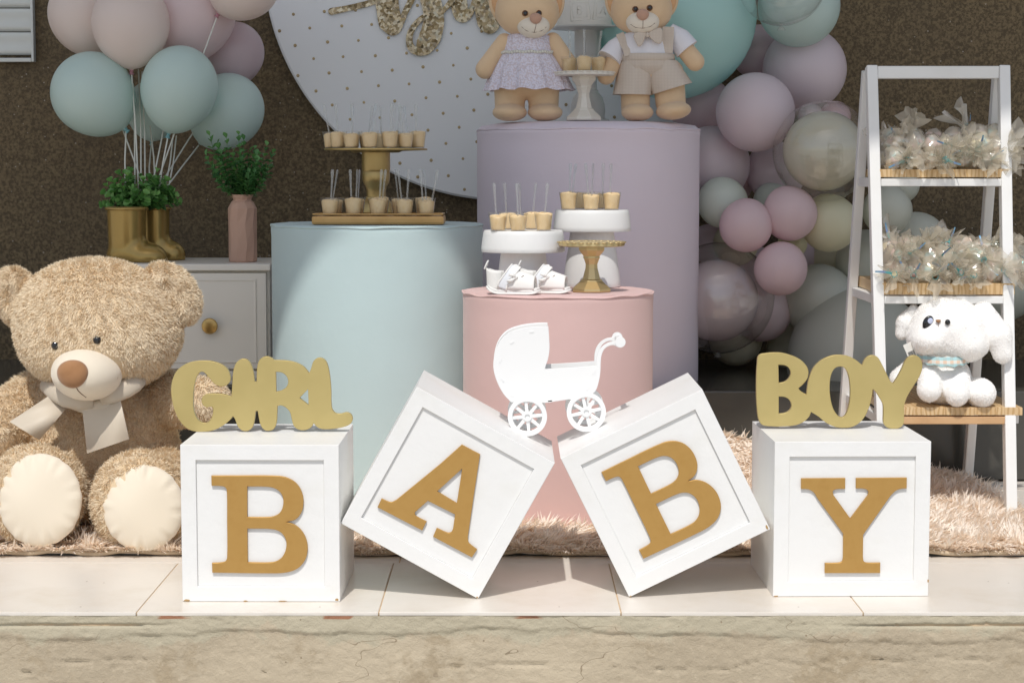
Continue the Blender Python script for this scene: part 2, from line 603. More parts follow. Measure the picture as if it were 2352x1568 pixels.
bn = N(nt, "ShaderNodeBump", Strength=0.7, Distance=0.004); nt.links.new(noise_tex(nt, co, 130, 3, .7), bn.inputs["Height"]); nt.links.new(bn.outputs[0], b.inputs["Normal"])
WALL_Y = 5.85
solid("back_wall", wm, (-6, WALL_Y, 0.0), (6, WALL_Y + .2, 3.397))

step_mat = M("dark_stone", (0.060, 0.058, 0.050), 0.16, spec=0.5, var=(3, (0.078, 0.074, 0.064), .3, .7), rvar=(5, .14, .26))
STEP_Y, STEP_Z = 5.0, 0.24
solid("back_step", step_mat, (-6, STEP_Y, 0.002), (6, WALL_Y - .003, STEP_Z), bev=.004)

# tiled floor: one slab of grout with every tile on it
grout = M("grout", (0.60, 0.45, 0.29), 0.95, var=(40, (0.50, 0.39, 0.27), .4, .7))
tile_mat, nt, b, out = node_mat("ceramic_tile")
co = N(nt, "ShaderNodeTexCoord").outputs["Object"]
oi = N(nt, "ShaderNodeObjectInfo")
c = mixcol(nt, oi.outputs["Random"], (0.76, 0.715, 0.65), (0.72, 0.665, 0.60))
c = mixcol(nt, ramp(nt, noise_tex(nt, co, 4, 5, .65), .45, .78), c, (0.665, 0.60, 0.51))
vo = N(nt, "ShaderNodeTexVoronoi", Scale=26.0); nt.links.new(co, vo.inputs["Vector"])
sepc = N(nt, "ShaderNodeSeparateColor"); nt.links.new(vo.outputs["Color"], sepc.inputs[0])
lt = N(nt, "ShaderNodeMath", operation='LESS_THAN'); lt.inputs[1].default_value = .055; nt.links.new(vo.outputs["Distance"], lt.inputs[0])
gt = N(nt, "ShaderNodeMath", operation='GREATER_THAN'); gt.inputs[1].default_value = .88; nt.links.new(sepc.outputs[0], gt.inputs[0])
mu = N(nt, "ShaderNodeMath", operation='MULTIPLY'); nt.links.new(lt.outputs[0], mu.inputs[0]); nt.links.new(gt.outputs[0], mu.inputs[1])
nt.links.new(mixcol(nt, mu.outputs[0], c, (0.25, 0.19, 0.13)), b.inputs["Base Color"])
rr_ = N(nt, "ShaderNodeMapRange"); rr_.inputs["To Min"].default_value, rr_.inputs["To Max"].default_value = .20, .44
nt.links.new(noise_tex(nt, co, 7, 3), rr_.inputs["Value"]); nt.links.new(rr_.outputs["Result"], b.inputs["Roughness"])
EDGE = 3.497
floor = solid("floor", grout, (-3.2, EDGE + .004, -.03), (3.2, STEP_Y - .003, -.0025))
tile_me = MB().box((0, 0, -.0034), (.4505, .4505, .0068), bev=.0012).mesh("tile")
a0 = R(-1.5)
for i in range(-7, 8):
    for j in range(4):
        wv = .4530
        x = .198 + wv * (i + .5)
        y = EDGE + wv * (j + .5) - .002
        if j == 3: continue
        link("tile", tile_me, tile_mat, floor, loc=(x + (y - EDGE) * .026, y, random.uniform(-.0006, 0)), rot=(0, 0, -.026 * 0))
# the last, cut row against the step
cut_me = MB().box((0, 0, -.0034), (.4505, STEP_Y - .004 - (EDGE + 3 * .453), .0068), bev=.0012).mesh("tile")
for i in range(-7, 8):
    y = (STEP_Y - .004 + EDGE + 3 * .453) / 2
    link("tile", cut_me, tile_mat, floor, loc=(.198 + .453 * (i + .5) + (y - EDGE) * .026, y, 0))

# rough concrete face of the raised floor
nx, nz = 700, 84
xs = np.linspace(-1.9, 1.9, nx); zs = np.linspace(-.0112, -.46, nz)
zs = -.0066 - (np.linspace(0, 1, nz) ** 1.5) * .453
X, Z = np.meshgrid(xs, zs, indexing='ij')
d = .005 * (vnoise(X + 9, Z + 3, 1, .21) - .5) + .0024 * (vnoise(X + 5, Z + 3, 2, .06) - .5) + .0014 * (vnoise(X + 5, Z * 1.6 + 3, 3, .017) - .5) + .0014 * (vnoise(X, Z * 1.5 + 9, 4, .007) - .5)
wob = lambda a, s_: vnoise(X + a, Z * 0 + a, s_, .30) * .6 + vnoise(X + a, Z * 0 + a, s_ + 1, .08) * .3 + vnoise(X + a, Z * 0 + a, s_ + 2, .02) * .1 - .5
lip = -.046 - .050 * wob(3, 5)
mort = np.clip((Z - lip) / .004, 0, 1)
d += mort * (.0030 + .003 * (vnoise(X + 1, Z + 8, 7, .04) - .5))
gz = -.0255 - .006 * wob(5, 50)
gmask = np.clip((vnoise(X + 3.3, Z * 0 + 5, 9, .42) - .45) / .15, 0, 1)
d -= .008 * np.exp(-((Z - gz) / .0022) ** 2) * gmask
for s, (z0, amp, thr) in enumerate(((-.098, .05, .42), (-.15, .06, .40), (-.22, .06, .4))):
    cz = z0 + amp * wob(2 + s * 3, 60 + 4 * s)
    cm = np.clip((vnoise(X + 7, Z * 0 + s, 40 + s, .25) - thr) / .1, 0, 1)
    d -= .0045 * np.exp(-((Z - cz) / .0013) ** 2) * cm
hol = vnoise(X + 4, Z + 2, 11, .013)
d -= .006 * np.clip((hol - .95) / .04, 0, 1)
Yf = EDGE + .0015 - d
V = np.stack([X, Yf, Z], -1).reshape(-1, 3)
idx = np.arange(nx * nz).reshape(nx, nz)
Q = np.stack([idx[:-1, :-1], idx[:-1, 1:], idx[1:, 1:], idx[1:, :-1]], -1).reshape(-1, 4)
cm_, nt, b, out = node_mat("rough_concrete")
co = N(nt, "ShaderNodeTexCoord").outputs["Object"]
sep = N(nt, "ShaderNodeSeparateXYZ"); nt.links.new(co, sep.inputs[0])
c = mixcol(nt, ramp(nt, noise_tex(nt, co, 3.2, 3), .35, .65), (0.535, 0.455, 0.335), (0.44, 0.37, 0.27))
c = mixcol(nt, ramp(nt, noise_tex(nt, co, 4.5, 5, .7), .54, .64), c, (0.40, 0.325, 0.225))
c = mixcol(nt, ramp(nt, noise_tex(nt, co, 60, 3, .7), .5, .8), c, (0.54, 0.46, 0.34))
edge = N(nt, "ShaderNodeMath", operation='MULTIPLY_ADD'); edge.inputs[1].default_value = 0.16; nt.links.new(noise_tex(nt, co, 7, 5, .7), edge.inputs[0]); nt.links.new(sep.outputs[2], edge.inputs[2])
top = ramp(nt, edge.outputs[0], .026, .042)
c = mixcol(nt, top, c, (0.48, 0.43, 0.32))
# terracotta showing where the mortar has broken off under the tiles
br = N(nt, "ShaderNodeMath", operation='MULTIPLY')
nt.links.new(ramp(nt, sep.outputs[2], -.0135, -.0120), br.inputs[0]); nt.links.new(ramp(nt, noise_tex(nt, co, 7, 3), .62, .65), br.inputs[1])
c = mixcol(nt, br.outputs[0], c, (0.34, 0.17, 0.10))
# pits and hairline cracks
vo = N(nt, "ShaderNodeTexVoronoi", Scale=38.0); nt.links.new(co, vo.inputs["Vector"])
sepc = N(nt, "ShaderNodeSeparateColor"); nt.links.new(vo.outputs["Color"], sepc.inputs[0])
lt = N(nt, "ShaderNodeMath", operation='LESS_THAN'); lt.inputs[1].default_value = .075; nt.links.new(vo.outputs["Distance"], lt.inputs[0])
gt = N(nt, "ShaderNodeMath", operation='GREATER_THAN'); gt.inputs[1].default_value = .80; nt.links.new(sepc.outputs[0], gt.inputs[0])
mu = N(nt, "ShaderNodeMath", operation='MULTIPLY'); nt.links.new(lt.outputs[0], mu.inputs[0]); nt.links.new(gt.outputs[0], mu.inputs[1])
mp_ = N(nt, "ShaderNodeMapping"); mp_.inputs["Scale"].default_value = (1, 1, 2.2); nt.links.new(co, mp_.inputs["Vector"])
cr = N(nt, "ShaderNodeMath", operation='SUBTRACT'); cr.inputs[1].default_value = .5; nt.links.new(noise_tex(nt, mp_.outputs[0], 2.4, 4, .55), cr.inputs[0])
ab = N(nt, "ShaderNodeMath", operation='ABSOLUTE'); nt.links.new(cr.outputs[0], ab.inputs[0])
l2 = N(nt, "ShaderNodeMath", operation='LESS_THAN'); l2.inputs[1].default_value = .0016; nt.links.new(ab.outputs[0], l2.inputs[0])
m2 = N(nt, "ShaderNodeMath", operation='MULTIPLY'); nt.links.new(l2.outputs[0], m2.inputs[0]); nt.links.new(ramp(nt, noise_tex(nt, co, 2.6, 2), .50, .56), m2.inputs[1])
mx_ = N(nt, "ShaderNodeMath", operation='MAXIMUM'); nt.links.new(mu.outputs[0], mx_.inputs[0]); nt.links.new(m2.outputs[0], mx_.inputs[1])
c = mixcol(nt, mx_.outputs[0], c, (0.31, 0.25, 0.175))
nt.links.new(c, b.inputs["Base Color"]); b.inputs["Roughness"].default_value = 0.95; b.inputs["Specular IOR Level"].default_value = .2
bn = N(nt, "ShaderNodeBump", Strength=0.8, Distance=0.004); nt.links.new(noise_tex(nt, co, 75, 4, .7), bn.inputs["Height"]); nt.links.new(bn.outputs[0], b.inputs["Normal"])
o = link("floor_edge", np_mesh("floor_edge", V, Q, True), cm_); o["kind"] = "structure"
solid("floor_footing", ground_mat, (-6, EDGE + .025, -.459), (6, WALL_Y, -.033))

# louvred shutter on the wall, top left
alu = M("aluminium", (0.62, 0.64, 0.62), 0.38, metal=0.15, var=(4, (0.56, 0.58, 0.56), .4, .7))
c0 = P(80, 143, WALL_Y - .02)
sh = empty("window_shutter", (c0.x - .5, WALL_Y, c0.z), label="pale slatted metal shutter on the brown wall above the big bear", cat="shutter")
sx0, sx1, sz0, sz1 = c0.x - 1.0, c0.x, c0.z, c0.z + 1.05
fr = MB()
fr.box((sx1 - .004, WALL_Y - .017, (sz0 + sz1) / 2), (.008, .028, sz1 - sz0), bev=.002)
fr.box(((sx0 + sx1) / 2, WALL_Y - .017, sz0 + .006), (sx1 - sx0 - .017, .028, .012), bev=.002)
fr.box((sx0 + .004, WALL_Y - .017, (sz0 + sz1) / 2), (.008, .028, sz1 - sz0), bev=.002)
fr.box(((sx0 + sx1) / 2, WALL_Y - .017, sz1 - .006), (sx1 - sx0 - .017, .028, .012), bev=.002)
fr.obj("frame", alu, sh)
sl = [(-.0005, 0), (-.007, .004), (-.009, .014), (-.0065, .024), (-.0065, .046), (-.009, .056), (-.007, .066), (-.0005, .0695)]
k, z = 0, sz0 + .022
v = [(x, WALL_Y - .004 + a, zz) for x in (sx0 + .010, sx1 - .010) for a, zz in sl]
n = len(sl)
slat_me = MB().add(v, [(i, i + 1, n + i + 1, n + i) for i in range(n - 1)] + [tuple(range(n))[::-1], tuple(range(n, 2 * n))]).mesh("slat", 50)
while z + .07 < sz1:
    link("slat", slat_me, alu, sh, loc=(0, 0, z)); z += .0712
# ------------------------------------------------------------------ letter blocks, cut-out words and the little pram
BS, REC = 0.302, 0.0066
def face_map(TL, TR, BL):
    TL, TR, BL = Vector(TL), Vector(TR), Vector(BL)
    a, b = TR - TL, BL - TL
    det = a.x * b.y - a.y * b.x
    def f(q):
        e = Vector(q[:2]) - TL
        u, v = (e.x * b.y - e.y * b.x) / det, (a.x * e.y - a.y * e.x) / det
        return ((u - .5) * BS, (1 - v) * BS) + tuple(q[2:])
    return f
LET = {}
fB = face_map((150, 588), (1028, 580), (170, 1437))
LET['B'] = [[fB(q) for q in l] for l in (
    [(324,752,1),(455,750),(700,750),(762,766),(806,800),(832,852),(836,905),(824,950),(792,985),(742,998,1),(792,1014),(836,1055),(860,1110),(862,1160),(848,1207),(812,1248),(760,1270),(690,1278),(334,1278,1),(332,1225,1),(385,1222),(408,1214),(416,1190),(414,1000),(411,840),(404,816),(382,808),(326,806,1)],
    [(524,808,1),(650,810),(694,826),(719,857),(725,897),(714,937),(690,961),(650,972),(526,974,1)],
    [(527,1036,1),(665,1038),(712,1054),(738,1087),(745,1125),(735,1167),(711,1200),(668,1218),(531,1220,1)])]
fA = face_map((490, 378), (1208, 780), (80, 1097))
LET['A'] = [[fA(q) for q in l] for l in (
    [(722,682,1),(817,733,1),(782,950,1),(748,1170,1),(751,1196),(765,1212),(796,1236,1),(768,1278,1),(565,1168,1),(585,1122,1),(640,1146),(660,1144),(670,1128,1),(682,1050,1),(540,978,1),(472,1038,1),(472,1052),(490,1066),(532,1087,1),(508,1135,1),(275,1012,1),(297,966,1),(345,985),(374,974,1),(480,888,1),(610,782,1)],
    [(722,808,1),(590,928,1),(692,990,1)])]
fY = face_map((340, 577), (1250, 575), (335, 1475))
LET['Y'] = [[fY(q) for q in l] for l in (
    [(495,788,1),(752,786,1),(752,848,1),(706,850),(682,860),(684,884,1),(784,1020,1),(884,886,1),(887,864),(868,849),(815,846,1),(815,786,1),(1111,784,1),(1111,846,1),(1080,848),(1050,858),(1018,888,1),(860,1115,1),(860,1245,1),(866,1270),(885,1278),(962,1278,1),(962,1338,1),(638,1338,1),(638,1280,1),(715,1278),(738,1270),(744,1246,1),(744,1110,1),(592,905,1),(570,870),(540,852),(495,848,1)],)]

chip_mat = M("bare_board", (0.42, 0.27, 0.12), 0.9)
letter_me = {}
for L, loops in LET.items():
    letter_me[L] = MB().extrude([curve_loop(l, 6) for l in loops], -.0002, REC, .0009).mesh("letter")
frw = .0292
h = BS / 2
sq = lambda x0, z0, x1, z1: [(x0, z0), (x1, z0), (x1, z1), (x0, z1)]
frame_me = MB().extrude([sq(-h, 0, h, BS), sq(-h + frw, frw, h - frw, BS - frw)], 0, REC, .0011).mesh("front_frame")
bodyb = MB().box((0, (REC + BS) / 2, h), (BS, BS - REC, BS)).mesh("body")
panel_me = MB().box((0, REC - .0004, h), (BS - 2 * frw - .0015, .0012, BS - 2 * frw - .0015)).mesh("front_panel")
BLOCK_PAINT = M("block_paint", (0.82, 0.82, 0.81), 0.42, var=(6, (0.755, 0.745, 0.70), .50, .82), bump=(28, .30, .004), rvar=(12, .34, .52))
def block(L, loc, ry, ax, rz, label, chips=()):
    """ax: where along its foot the block's local middle sits from the pivot"""
    e = empty("letter_block", loc, (0, ry, rz), label, "letter block", "white wooden letter blocks spelling a word")
    for nm, me, mt in (("body", bodyb, BLOCK_PAINT), ("front_frame", frame_me, BLOCK_PAINT), ("front_panel", panel_me, BLOCK_PAINT), ("letter", letter_me[L], GOLD_PAINT)):
        link(nm, me, mt, e, local=True, loc=(ax, 0, 0))
    m = MB()
    for (x, z, w, hh) in chips:
        n = 7
        v = [(ax + x + w * .5 * math.cos(2 * math.pi * i / n) * random.uniform(.6, 1), -.0006, z + hh * .5 * math.sin(2 * math.pi * i / n) * random.uniform(.6, 1)) for i in range(n)]
        v += [(p[0], .002, p[2]) for p in v]
        m.add(v, [tuple(range(n))] + [(i, i + n, (i + 1) % n + n, (i + 1) % n) for i in range(n)])
    if chips: m.obj("chipped_paint", chip_mat, e, local=True)
    return e
b0 = (PZ(417, 1381, 0) + PZ(783, 1380.4, 0)) / 2
block('B', b0, 0, 0, R(-.4), "white block with an upright gold letter B, standing in front of the big bear", [(-h + .008, .002, .016, .005), (h - .006, .004, .008, .006), (.04, .001, .02, .003), (-.03, .001, .01, .003)])
block('A', PZ(1098, 1374.6, 0), R(29.2), -h, 0, "white block tipped on its corner showing a slanted gold letter A", [(h - .003, .002, .005, .004)])
block('B', PZ(1445.3, 1371, 0), R(-26.2), h, 0, "white block tipped on its corner showing a slanted gold letter B", [(h - .004, .006, .006, .012), (-h + .003, .001, .006, .003)])
y0 = (PZ(1771.5, 1369, 0) + PZ(2136, 1368.4, 0)) / 2
block('Y', y0, 0, 0, R(1.0), "white block with an upright gold letter Y under the BOY sign", [(h - .001, .03, .004, .009), (-h + .006, .001, .012, .003)])

def zp(ox, oy, k):
    """reads a point off an enlarged view of the photograph: its origin and scale in photograph pixels"""
    return lambda q: ((ox + q[0] * k) / 1.74150, (oy + q[1] * k) / 1.74150)
def trace(pts, f, Y, n=5, closed=True):
    out = []
    for q in pts:
        p = P(*f(q), Y)
        out.append((p.x, p.z) + tuple(q[2:3]))
    return curve_loop(out, n, closed)
brass = M("brushed_gold_sheet", (0.58, 0.465, 0.195), 0.36, metal=0.55, var=(10, (0.54, 0.43, 0.175), .35, .7))
def sign(name, label, loops, f, Y, rest):
    L = [trace(l, f, Y) for l in loops]
    dz = rest - min(p[1] for p in L[0])
    L = [[(p[0], p[1] + dz) for p in l] for l in L]
    o = MB().extrude(L, Y - .005, Y + .005, .0010).obj(name, brass, None)
    return tag(o, label, "word sign", "gold cut-out words on the letter blocks")
c1, c4 = zp(600, 1350, .7335), zp(2850, 1350, .7018)
sign("word_sign", "gold cut-out word GIRL standing on the white block with the upright letter B", [
    [(438,212),(440,245),(420,270),(385,277),(352,262),(325,230),(305,208),(285,197),(265,210),(248,250),(238,320),(240,400),(258,450),(285,473),(315,473),(338,445),(346,400),(338,388),(310,391),(290,378),(283,350),(295,326),(325,317),(400,319),(446,331,1),(450,270),(455,200),(468,155),(490,132),(515,127),(540,138),(558,170),(568,210),(573,251,1),(583,251,1),(584,195),(591,150),(606,125),(635,114),(662,121),(680,134,1),(740,136),(790,145),(835,166),(860,192),(869,206,1),(880,178),(890,145),(906,127),(930,121),(954,132),(970,160),(982,220),(989,300),(990,370),(996,403),(1014,422),(1042,425),(1075,418),(1098,430),(1106,455),(1095,480),(1060,497),(1000,508),(950,510),(915,500),(894,478,1),(880,500),(850,514),(815,513),(788,495),(775,460),(765,420),(745,395),(718,381),(697,384,1),(695,425),(692,470),(680,505),(655,518),(628,515),(606,490),(595,450),(589,412,1),(578,412,1),(572,460),(560,500),(535,519),(505,517),(481,495),(465,455),(454,440,1),(440,458),(400,490),(350,515),(290,524),(230,518),(185,490),(150,440),(126,370),(117,300),(125,240),(150,190),(195,156),(250,140),(320,138),(380,152),(420,178)],
    [(688,198,1),(720,202),(745,221),(755,250),(745,280),(718,299),(690,306,1)],
    [(863,293,1),(818,340,1),(866,378,1)]], c1, 3.77, BS + .0004)
sign("word_sign", "gold cut-out word BOY standing on the white block with the letter Y", [
    [(262,112),(300,99),(380,95),(440,108),(495,132),(530,165),(545,200),(540,240),(515,275),(488,299,1),(503,315),(534,334,1),(537,300),(548,240),(575,180),(620,137),(680,112),(730,108),(780,118),(820,140),(851,166,1),(866,133),(890,114),(915,110),(940,122),(960,155),(990,215),(1012,258),(1028,269,1),(1045,245),(1075,190),(1095,145),(1116,120),(1145,110),(1175,120),(1192,150),(1192,190),(1175,235),(1140,290),(1105,350),(1090,400),(1090,450),(1086,500),(1065,522),(1030,528),(992,520),(973,495),(972,440),(970,390),(955,360),(928,318),(912,303,1),(905,350),(885,420),(850,480),(800,515),(740,523),(690,515),(640,490),(600,457),(560,433,1),(548,460),(515,490),(470,508),(400,515),(330,514),(282,506),(263,480),(253,420),(248,330),(249,230),(253,160)],
    [(374,165,1),(410,168),(435,185),(444,215),(430,245),(407,262),(376,268,1)],
    [(376,345,1),(410,348),(437,365),(448,395),(440,420),(415,437),(376,443,1)],
    [(720,175),(750,182),(770,215),(782,280),(782,350),(772,410),(755,450),(735,463),(710,450),(685,410),(670,350),(666,290),(672,230),(692,188)]], c4, 3.815, BS + .0004)

# pram
c2, c3 = zp(1300, 1250, .7651), zp(2100, 1250, .7651)
cc = lambda q: c2(q) if q[0] >= 0 and len(q) < 4 else c3(q)
YP, YQ = 3.775, 3.868
T = 1045.6
body = [(1168,72,1),(1172,130),(1174,190),(1166,242),(1153,280),(1150,295,1),(T+250,287,1),(T+372,278,1),(T+374,240),(T+385,203),(T+410,172),(T+438,156),(T+470,149),(T+500,130),(T+524,150),(T+513,176),(T+486,180),(T+462,170),(T+435,176),(T+413,194),(T+400,226),(T+396,262),(T+394,312),(T+386,360),(T+368,410),(T+330,440,1),(T+240,452,1),(T+105,472,1),(1010,472,1),(972,468,1),(930,420),(895,350),(880,285),(886,220),(908,160),(952,112),(1020,86),(1100,74)]
prof = trace(body, c2, YP)
pw = M("pram_board", (0.83, 0.83, 0.825), 0.5)
base = P(*c2((1200, 640)), YP)
pr = empty("toy_pram", (base.x, (YP + YQ) / 2, base.z), label="white cut-out baby carriage resting in the notch between the two tipped blocks", cat="toy pram")
side_me = MB().extrude([prof], 0, .004, .0006).mesh("side_panel", 40)
link("side_panel", side_me, pw, pr, loc=(0, YP, 0)); link("side_panel", side_me, pw, pr, loc=(0, YQ, 0))
def strip(name, pts, t=.003):
    ln = trace(pts, c2, YP, 6, False)
    v = []
    for i, p in enumerate(ln):
        a, b = Vector(ln[max(i - 1, 0)]), Vector(ln[min(i + 1, len(ln) - 1)])
        d = (b - a).normalized(); nrm = Vector((-d.y, d.x)) * t * .5
        for s, y in ((1, YP + .004), (1, YQ), (-1, YQ), (-1, YP + .004)):
            v.append((p[0] + nrm.x * s, y, p[1] + nrm.y * s))
    f = []
    for i in range(len(ln) - 1):
        for k in range(4):
            f.append((i * 4 + k, i * 4 + (k + 1) % 4, i * 4 + 4 + (k + 1) % 4, i * 4 + 4 + k))
    f += [(0, 1, 2, 3), tuple(len(v) - 4 + i for i in (3, 2, 1, 0))]
    return MB().add(v, f).obj(name, pw, pr)
strip("hood_cover", [(1164,80),(1100,82),(1022,94),(958,119),(915,165),(894,222),(888,285),(903,347),(936,414),(978,462)])
strip("floor_board", [(990,466),(T+105,466),(T+240,446),(T+328,434)])
strip("end_board", [(T+366,402),(T+379,358),(T+387,312),(T+388,282)])
tb = MB()
for (q, ang) in (((1080,100),14),((978,155),35),((917,250),66),((928,350),-58),((978,430),-55),((1177,460),4),((T+245,448),6),((T+130,463),7),((T+360,312),60),((T+327,395),70)):
    p = P(*c2(q), YP)
    tb.box((p.x, YP - .0004, p.z), (.0085, .0012, .0035), Matrix.Rotation(R(-ang), 4, 'Y'))
tb.obj("joint_tabs", pw, pr)
circ = lambda cx, cz, r, n: [(cx + r * math.cos(2 * math.pi * i / n), cz + r * math.sin(2 * math.pi * i / n)) for i in range(n)]
wl = [circ(0, 0, .0392, 48)]
for k in range(8):
    a0_, a1_ = math.pi / 4 * k + .10, math.pi / 4 * (k + 1) - .10
    wl.append([(.0295 * math.cos(a0_ + (a1_ - a0_) * i / 5), .0295 * math.sin(a0_ + (a1_ - a0_) * i / 5)) for i in range(6)] + [(.0105 * math.cos(a1_ - .25), .0105 * math.sin(a1_ - .25)), (.0105 * math.cos(a0_ + .25), .0105 * math.sin(a0_ + .25))])
wl.append(circ(0, 0, .0052, 12))
wheel_me = MB().extrude(wl, 0, .0042, .0005).mesh("wheel", 40)
rim_me = MB().extrude([circ(0, 0, .0392, 48), circ(0, 0, .0305, 48)], 0, .0028, .0005).mesh("rim", 40)
hub_me = MB().extrude([circ(0, 0, .0092, 20), circ(0, 0, .0052, 12)], 0, .0028, .0004).mesh("hub", 40)
for q in ((1058, 541), (T + 320, 518)):
    p = P(*c2(q), YP)
    for y in (YP - .0062, YQ + .0062):
        w = link("wheel", wheel_me, pw, pr, loc=(p.x, y, p.z), rot=(0, R(random.uniform(0, 40)), 0))
        link("rim", rim_me, pw, w, local=True, loc=(0, -.0029, 0)); link("hub", hub_me, pw, w, local=True, loc=(0, -.0029, 0))
    MB().tube([(p.x, YP - .006, p.z), (p.x, YQ + .0105, p.z)], .005, 10).obj("axle", pw, pr)
p = P(*c2((T + 497, 153)), YP)
MB().tube([(p.x, YP - .004, p.z), (p.x, YQ + .008, p.z)], .006, 12).obj("handle_bar", pw, pr)
disc = MB().extrude([circ(0, 0, .0108, 24)], 0, .0035, .0005).mesh("handle_cap", 40)
link("handle_cap", disc, pw, pr, loc=(p.x, YP - .0072, p.z)); link("handle_cap", disc, pw, pr, loc=(p.x, YQ + .0072, p.z))
# ------------------------------------------------------------------ covered pedestals, stands, trays, dessert cups
def pedestal(name, label, c, r, z0, z1, col, bulge=0.0, seed=0):
    """cylinder under a stretch cover: a soft rolled top edge, faint vertical pulls and wrinkles"""
    mt = M("stretch_" + name, col, 0.85, spec=0.2, sheen=0.15, bump=(9, .35, .006), var=(3, tuple(x * .965 for x in col), .3, .7))
    e = empty(name, (c[0], c[1], z0), label=label, cat="pedestal", group="round pedestals in pastel stretch covers")
    dr = .010 if bulge > .006 else 0
    prof = [(r * 1.003, 0.0), (r * 1.001, (z1 - z0) * .3), (r, (z1 - z0) * .62), (r, (z1 - z0) * .9), (r, z1 - z0 - .03), (r * 1.004, z1 - z0 - .016 - dr), (r * 1.002, z1 - z0 - .006 - dr), (r * .992, z1 - z0 - .0006 - dr)]
    rr = np.random.default_rng(seed)
    ph = rr.uniform(0, 6.28, 12)
    def mod(a, k):
        w = sum(math.sin((3 + 2 * i) * a + ph[i]) for i in range(5)) / 5
        return 1 + .0018 * w * (2.2 if k >= 5 else .9)
    m = MB().lathe(prof, 128, mod=mod, close=False)
    m.obj("cover_side", mt, e, True, local=True)
    top = [(r * .992, -dr), (r * .96, bulge * .25 + .0006 - dr * .4), (r * .8, bulge * .7 + .0006), (r * .5, bulge + .0006), (r * .2, bulge + .0006), (.0001, bulge + .0006)]
    MB().lathe([(a, b + z1 - z0 - .0006) for a, b in top], 96, close=False).obj("cover_top", mt, e, True, local=True)
    # hem roll where the cover is gathered over the rim
    pts, n = [], 128
    for i in range(n + 1):
        a = 2 * math.pi * i / n
        w = sum(math.sin((5 + 3 * j) * a + ph[j + 5]) for j in range(5)) / 5
        pts.append(((r * 1.0005 + .0010 * w) * math.cos(a), (r * 1.0005 + .0010 * w) * math.sin(a), z1 - z0 - .0042 - dr + .0035 * w))
    MB().tube(pts, .0028, 8, up=(0, 0, 1)).obj("rim_seam", mt, e, True, local=True)
    return e
BLUE_C, BLUE_R, BLUE_Z = (P(866.5, 512, 4.75).x, 4.75), .2625, .690
PINK_C, PINK_R, PINK_Z = (P(1281.5, 668, 4.47).x, 4.47), .2235, .541
LIL_C, LIL_R, LIL_Z = (P(1351, 290, 5.312).x, 5.312), .3085, .945
pedestal("pedestal", "pale blue round pedestal carrying the gold tray and tall gold stand", BLUE_C, BLUE_R, .018, BLUE_Z, (0.51, 0.635, 0.645), 0, 1)
pedestal("pedestal", "low pink round pedestal behind the pram, with cake stands and baby sandals on top", PINK_C, PINK_R, .018, PINK_Z, (0.70, 0.49, 0.465), 0, 2)
pedestal("pedestal", "tallest pedestal, lilac, with the two dressed bears standing on it", LIL_C, LIL_R, STEP_Z, LIL_Z, (0.75, 0.67, 0.74), .0085, 3)

def stand(name, label, loc, parts, cat="cake stand", group=None, rz=0):
    e = empty(name, loc, (0, 0, rz), label, cat, group)
    for nm, prof, mat, n, smooth in parts:
        MB().lathe(prof, n).obj(nm, mat, e, smooth, local=True)
    return e
gw = "cake stands for the dessert cups"
# two white drum stands
def drum(label, px, Y, ztop, zbot, r):
    x = P(px, 600, Y).x; z0 = PINK_Z + .0012
    e = empty("cake_stand", (x, Y, z0), label=label, cat="cake stand", group=gw)
    t, b = ztop - z0, zbot - z0
    MB().lathe([(r * .80, b + .004), (r * .985, b + .001), (r, b + .003), (r * .998, b + .012), (r * .962, t - .010), (r * .945, t - .003), (r * .925, t), (.0005, t)], 72).obj("plate", MATTE_WHITE, e, 40, local=True)
    MB().lathe([(.068, 0), (.0690, .002), (.0685, .012), (.066, .035), (.0625, .062), (.058, .090), (.054, b * .92 if b > .1 else .085), (.052, b + .003)] if b > .1 else [(.061, 0), (.062, .002), (.061, .02), (.058, .045), (.055, .07), (.052, b + .003)], 64).obj("foot", MATTE_WHITE, e, 40, local=True)
    return x, Y, ztop
DR1 = drum("lower white drum-shaped cake stand nearest the blue pedestal, baby sandals in front of it", 1201.8, 4.47, .6815, .630, .0985)
DR2 = drum("taller white drum-shaped cake stand behind the small gold one", 1359.5, 4.595, .727, .6745, .0935)
def scal(n, amp):
    return lambda a, k: 1 + amp * math.cos(n * a) if k in SC else 1
def pillar_stand(label, x, Y, z0, r, hgt, mat, k=1.0):
    e = empty("cake_stand", (x, Y, z0), label=label, cat="cake stand", group=gw)
    s = r / .0765
    global SC
    SC = (2, 3, 4)
    t = hgt
    MB().lathe([(.0001, t - .010), (r * .93, t - .010), (r, t - .008), (r * 1.0, t - .002), (r * .985, t + .0015), (r * .93, t - .0005), (.0001, t - .001)], 120, mod=lambda a, kk: 1 + (.013 * math.cos(26 * a) if kk in (3, 4) else 0)).obj("plate", mat, e, 50, local=True)
    sc = []
    for i in range(26):
        a = 2 * math.pi * i / 26
        sc.append((a, 0))
    m = MB()
    for a, _ in sc:
        m.ell((r * .955 * math.cos(a), r * .955 * math.sin(a), t - .0005), (r * .105, r * .105, .0024), None, 10, 6)
    m.obj("scalloped_rim", mat, e, True, local=True)
    hh = t - .010
    pr = [(.046, 0), (.047, .003), (.0465, .008), (.027, .026), (.0265, .029), (.0215, .031), (.0205, .036), (.0150, .058), (.0145, .068), (.0185, .080), (.0205, .083), (.0200, .088), (.0305, .1015), (.0315, .1040), (.0315, .112)]
    MB().lathe([(a * s, b * hh / .112) for a, b in pr], 8, twist=[math.pi / 8] * len(pr)).obj("pillar", mat, e, None, local=True)
    return e
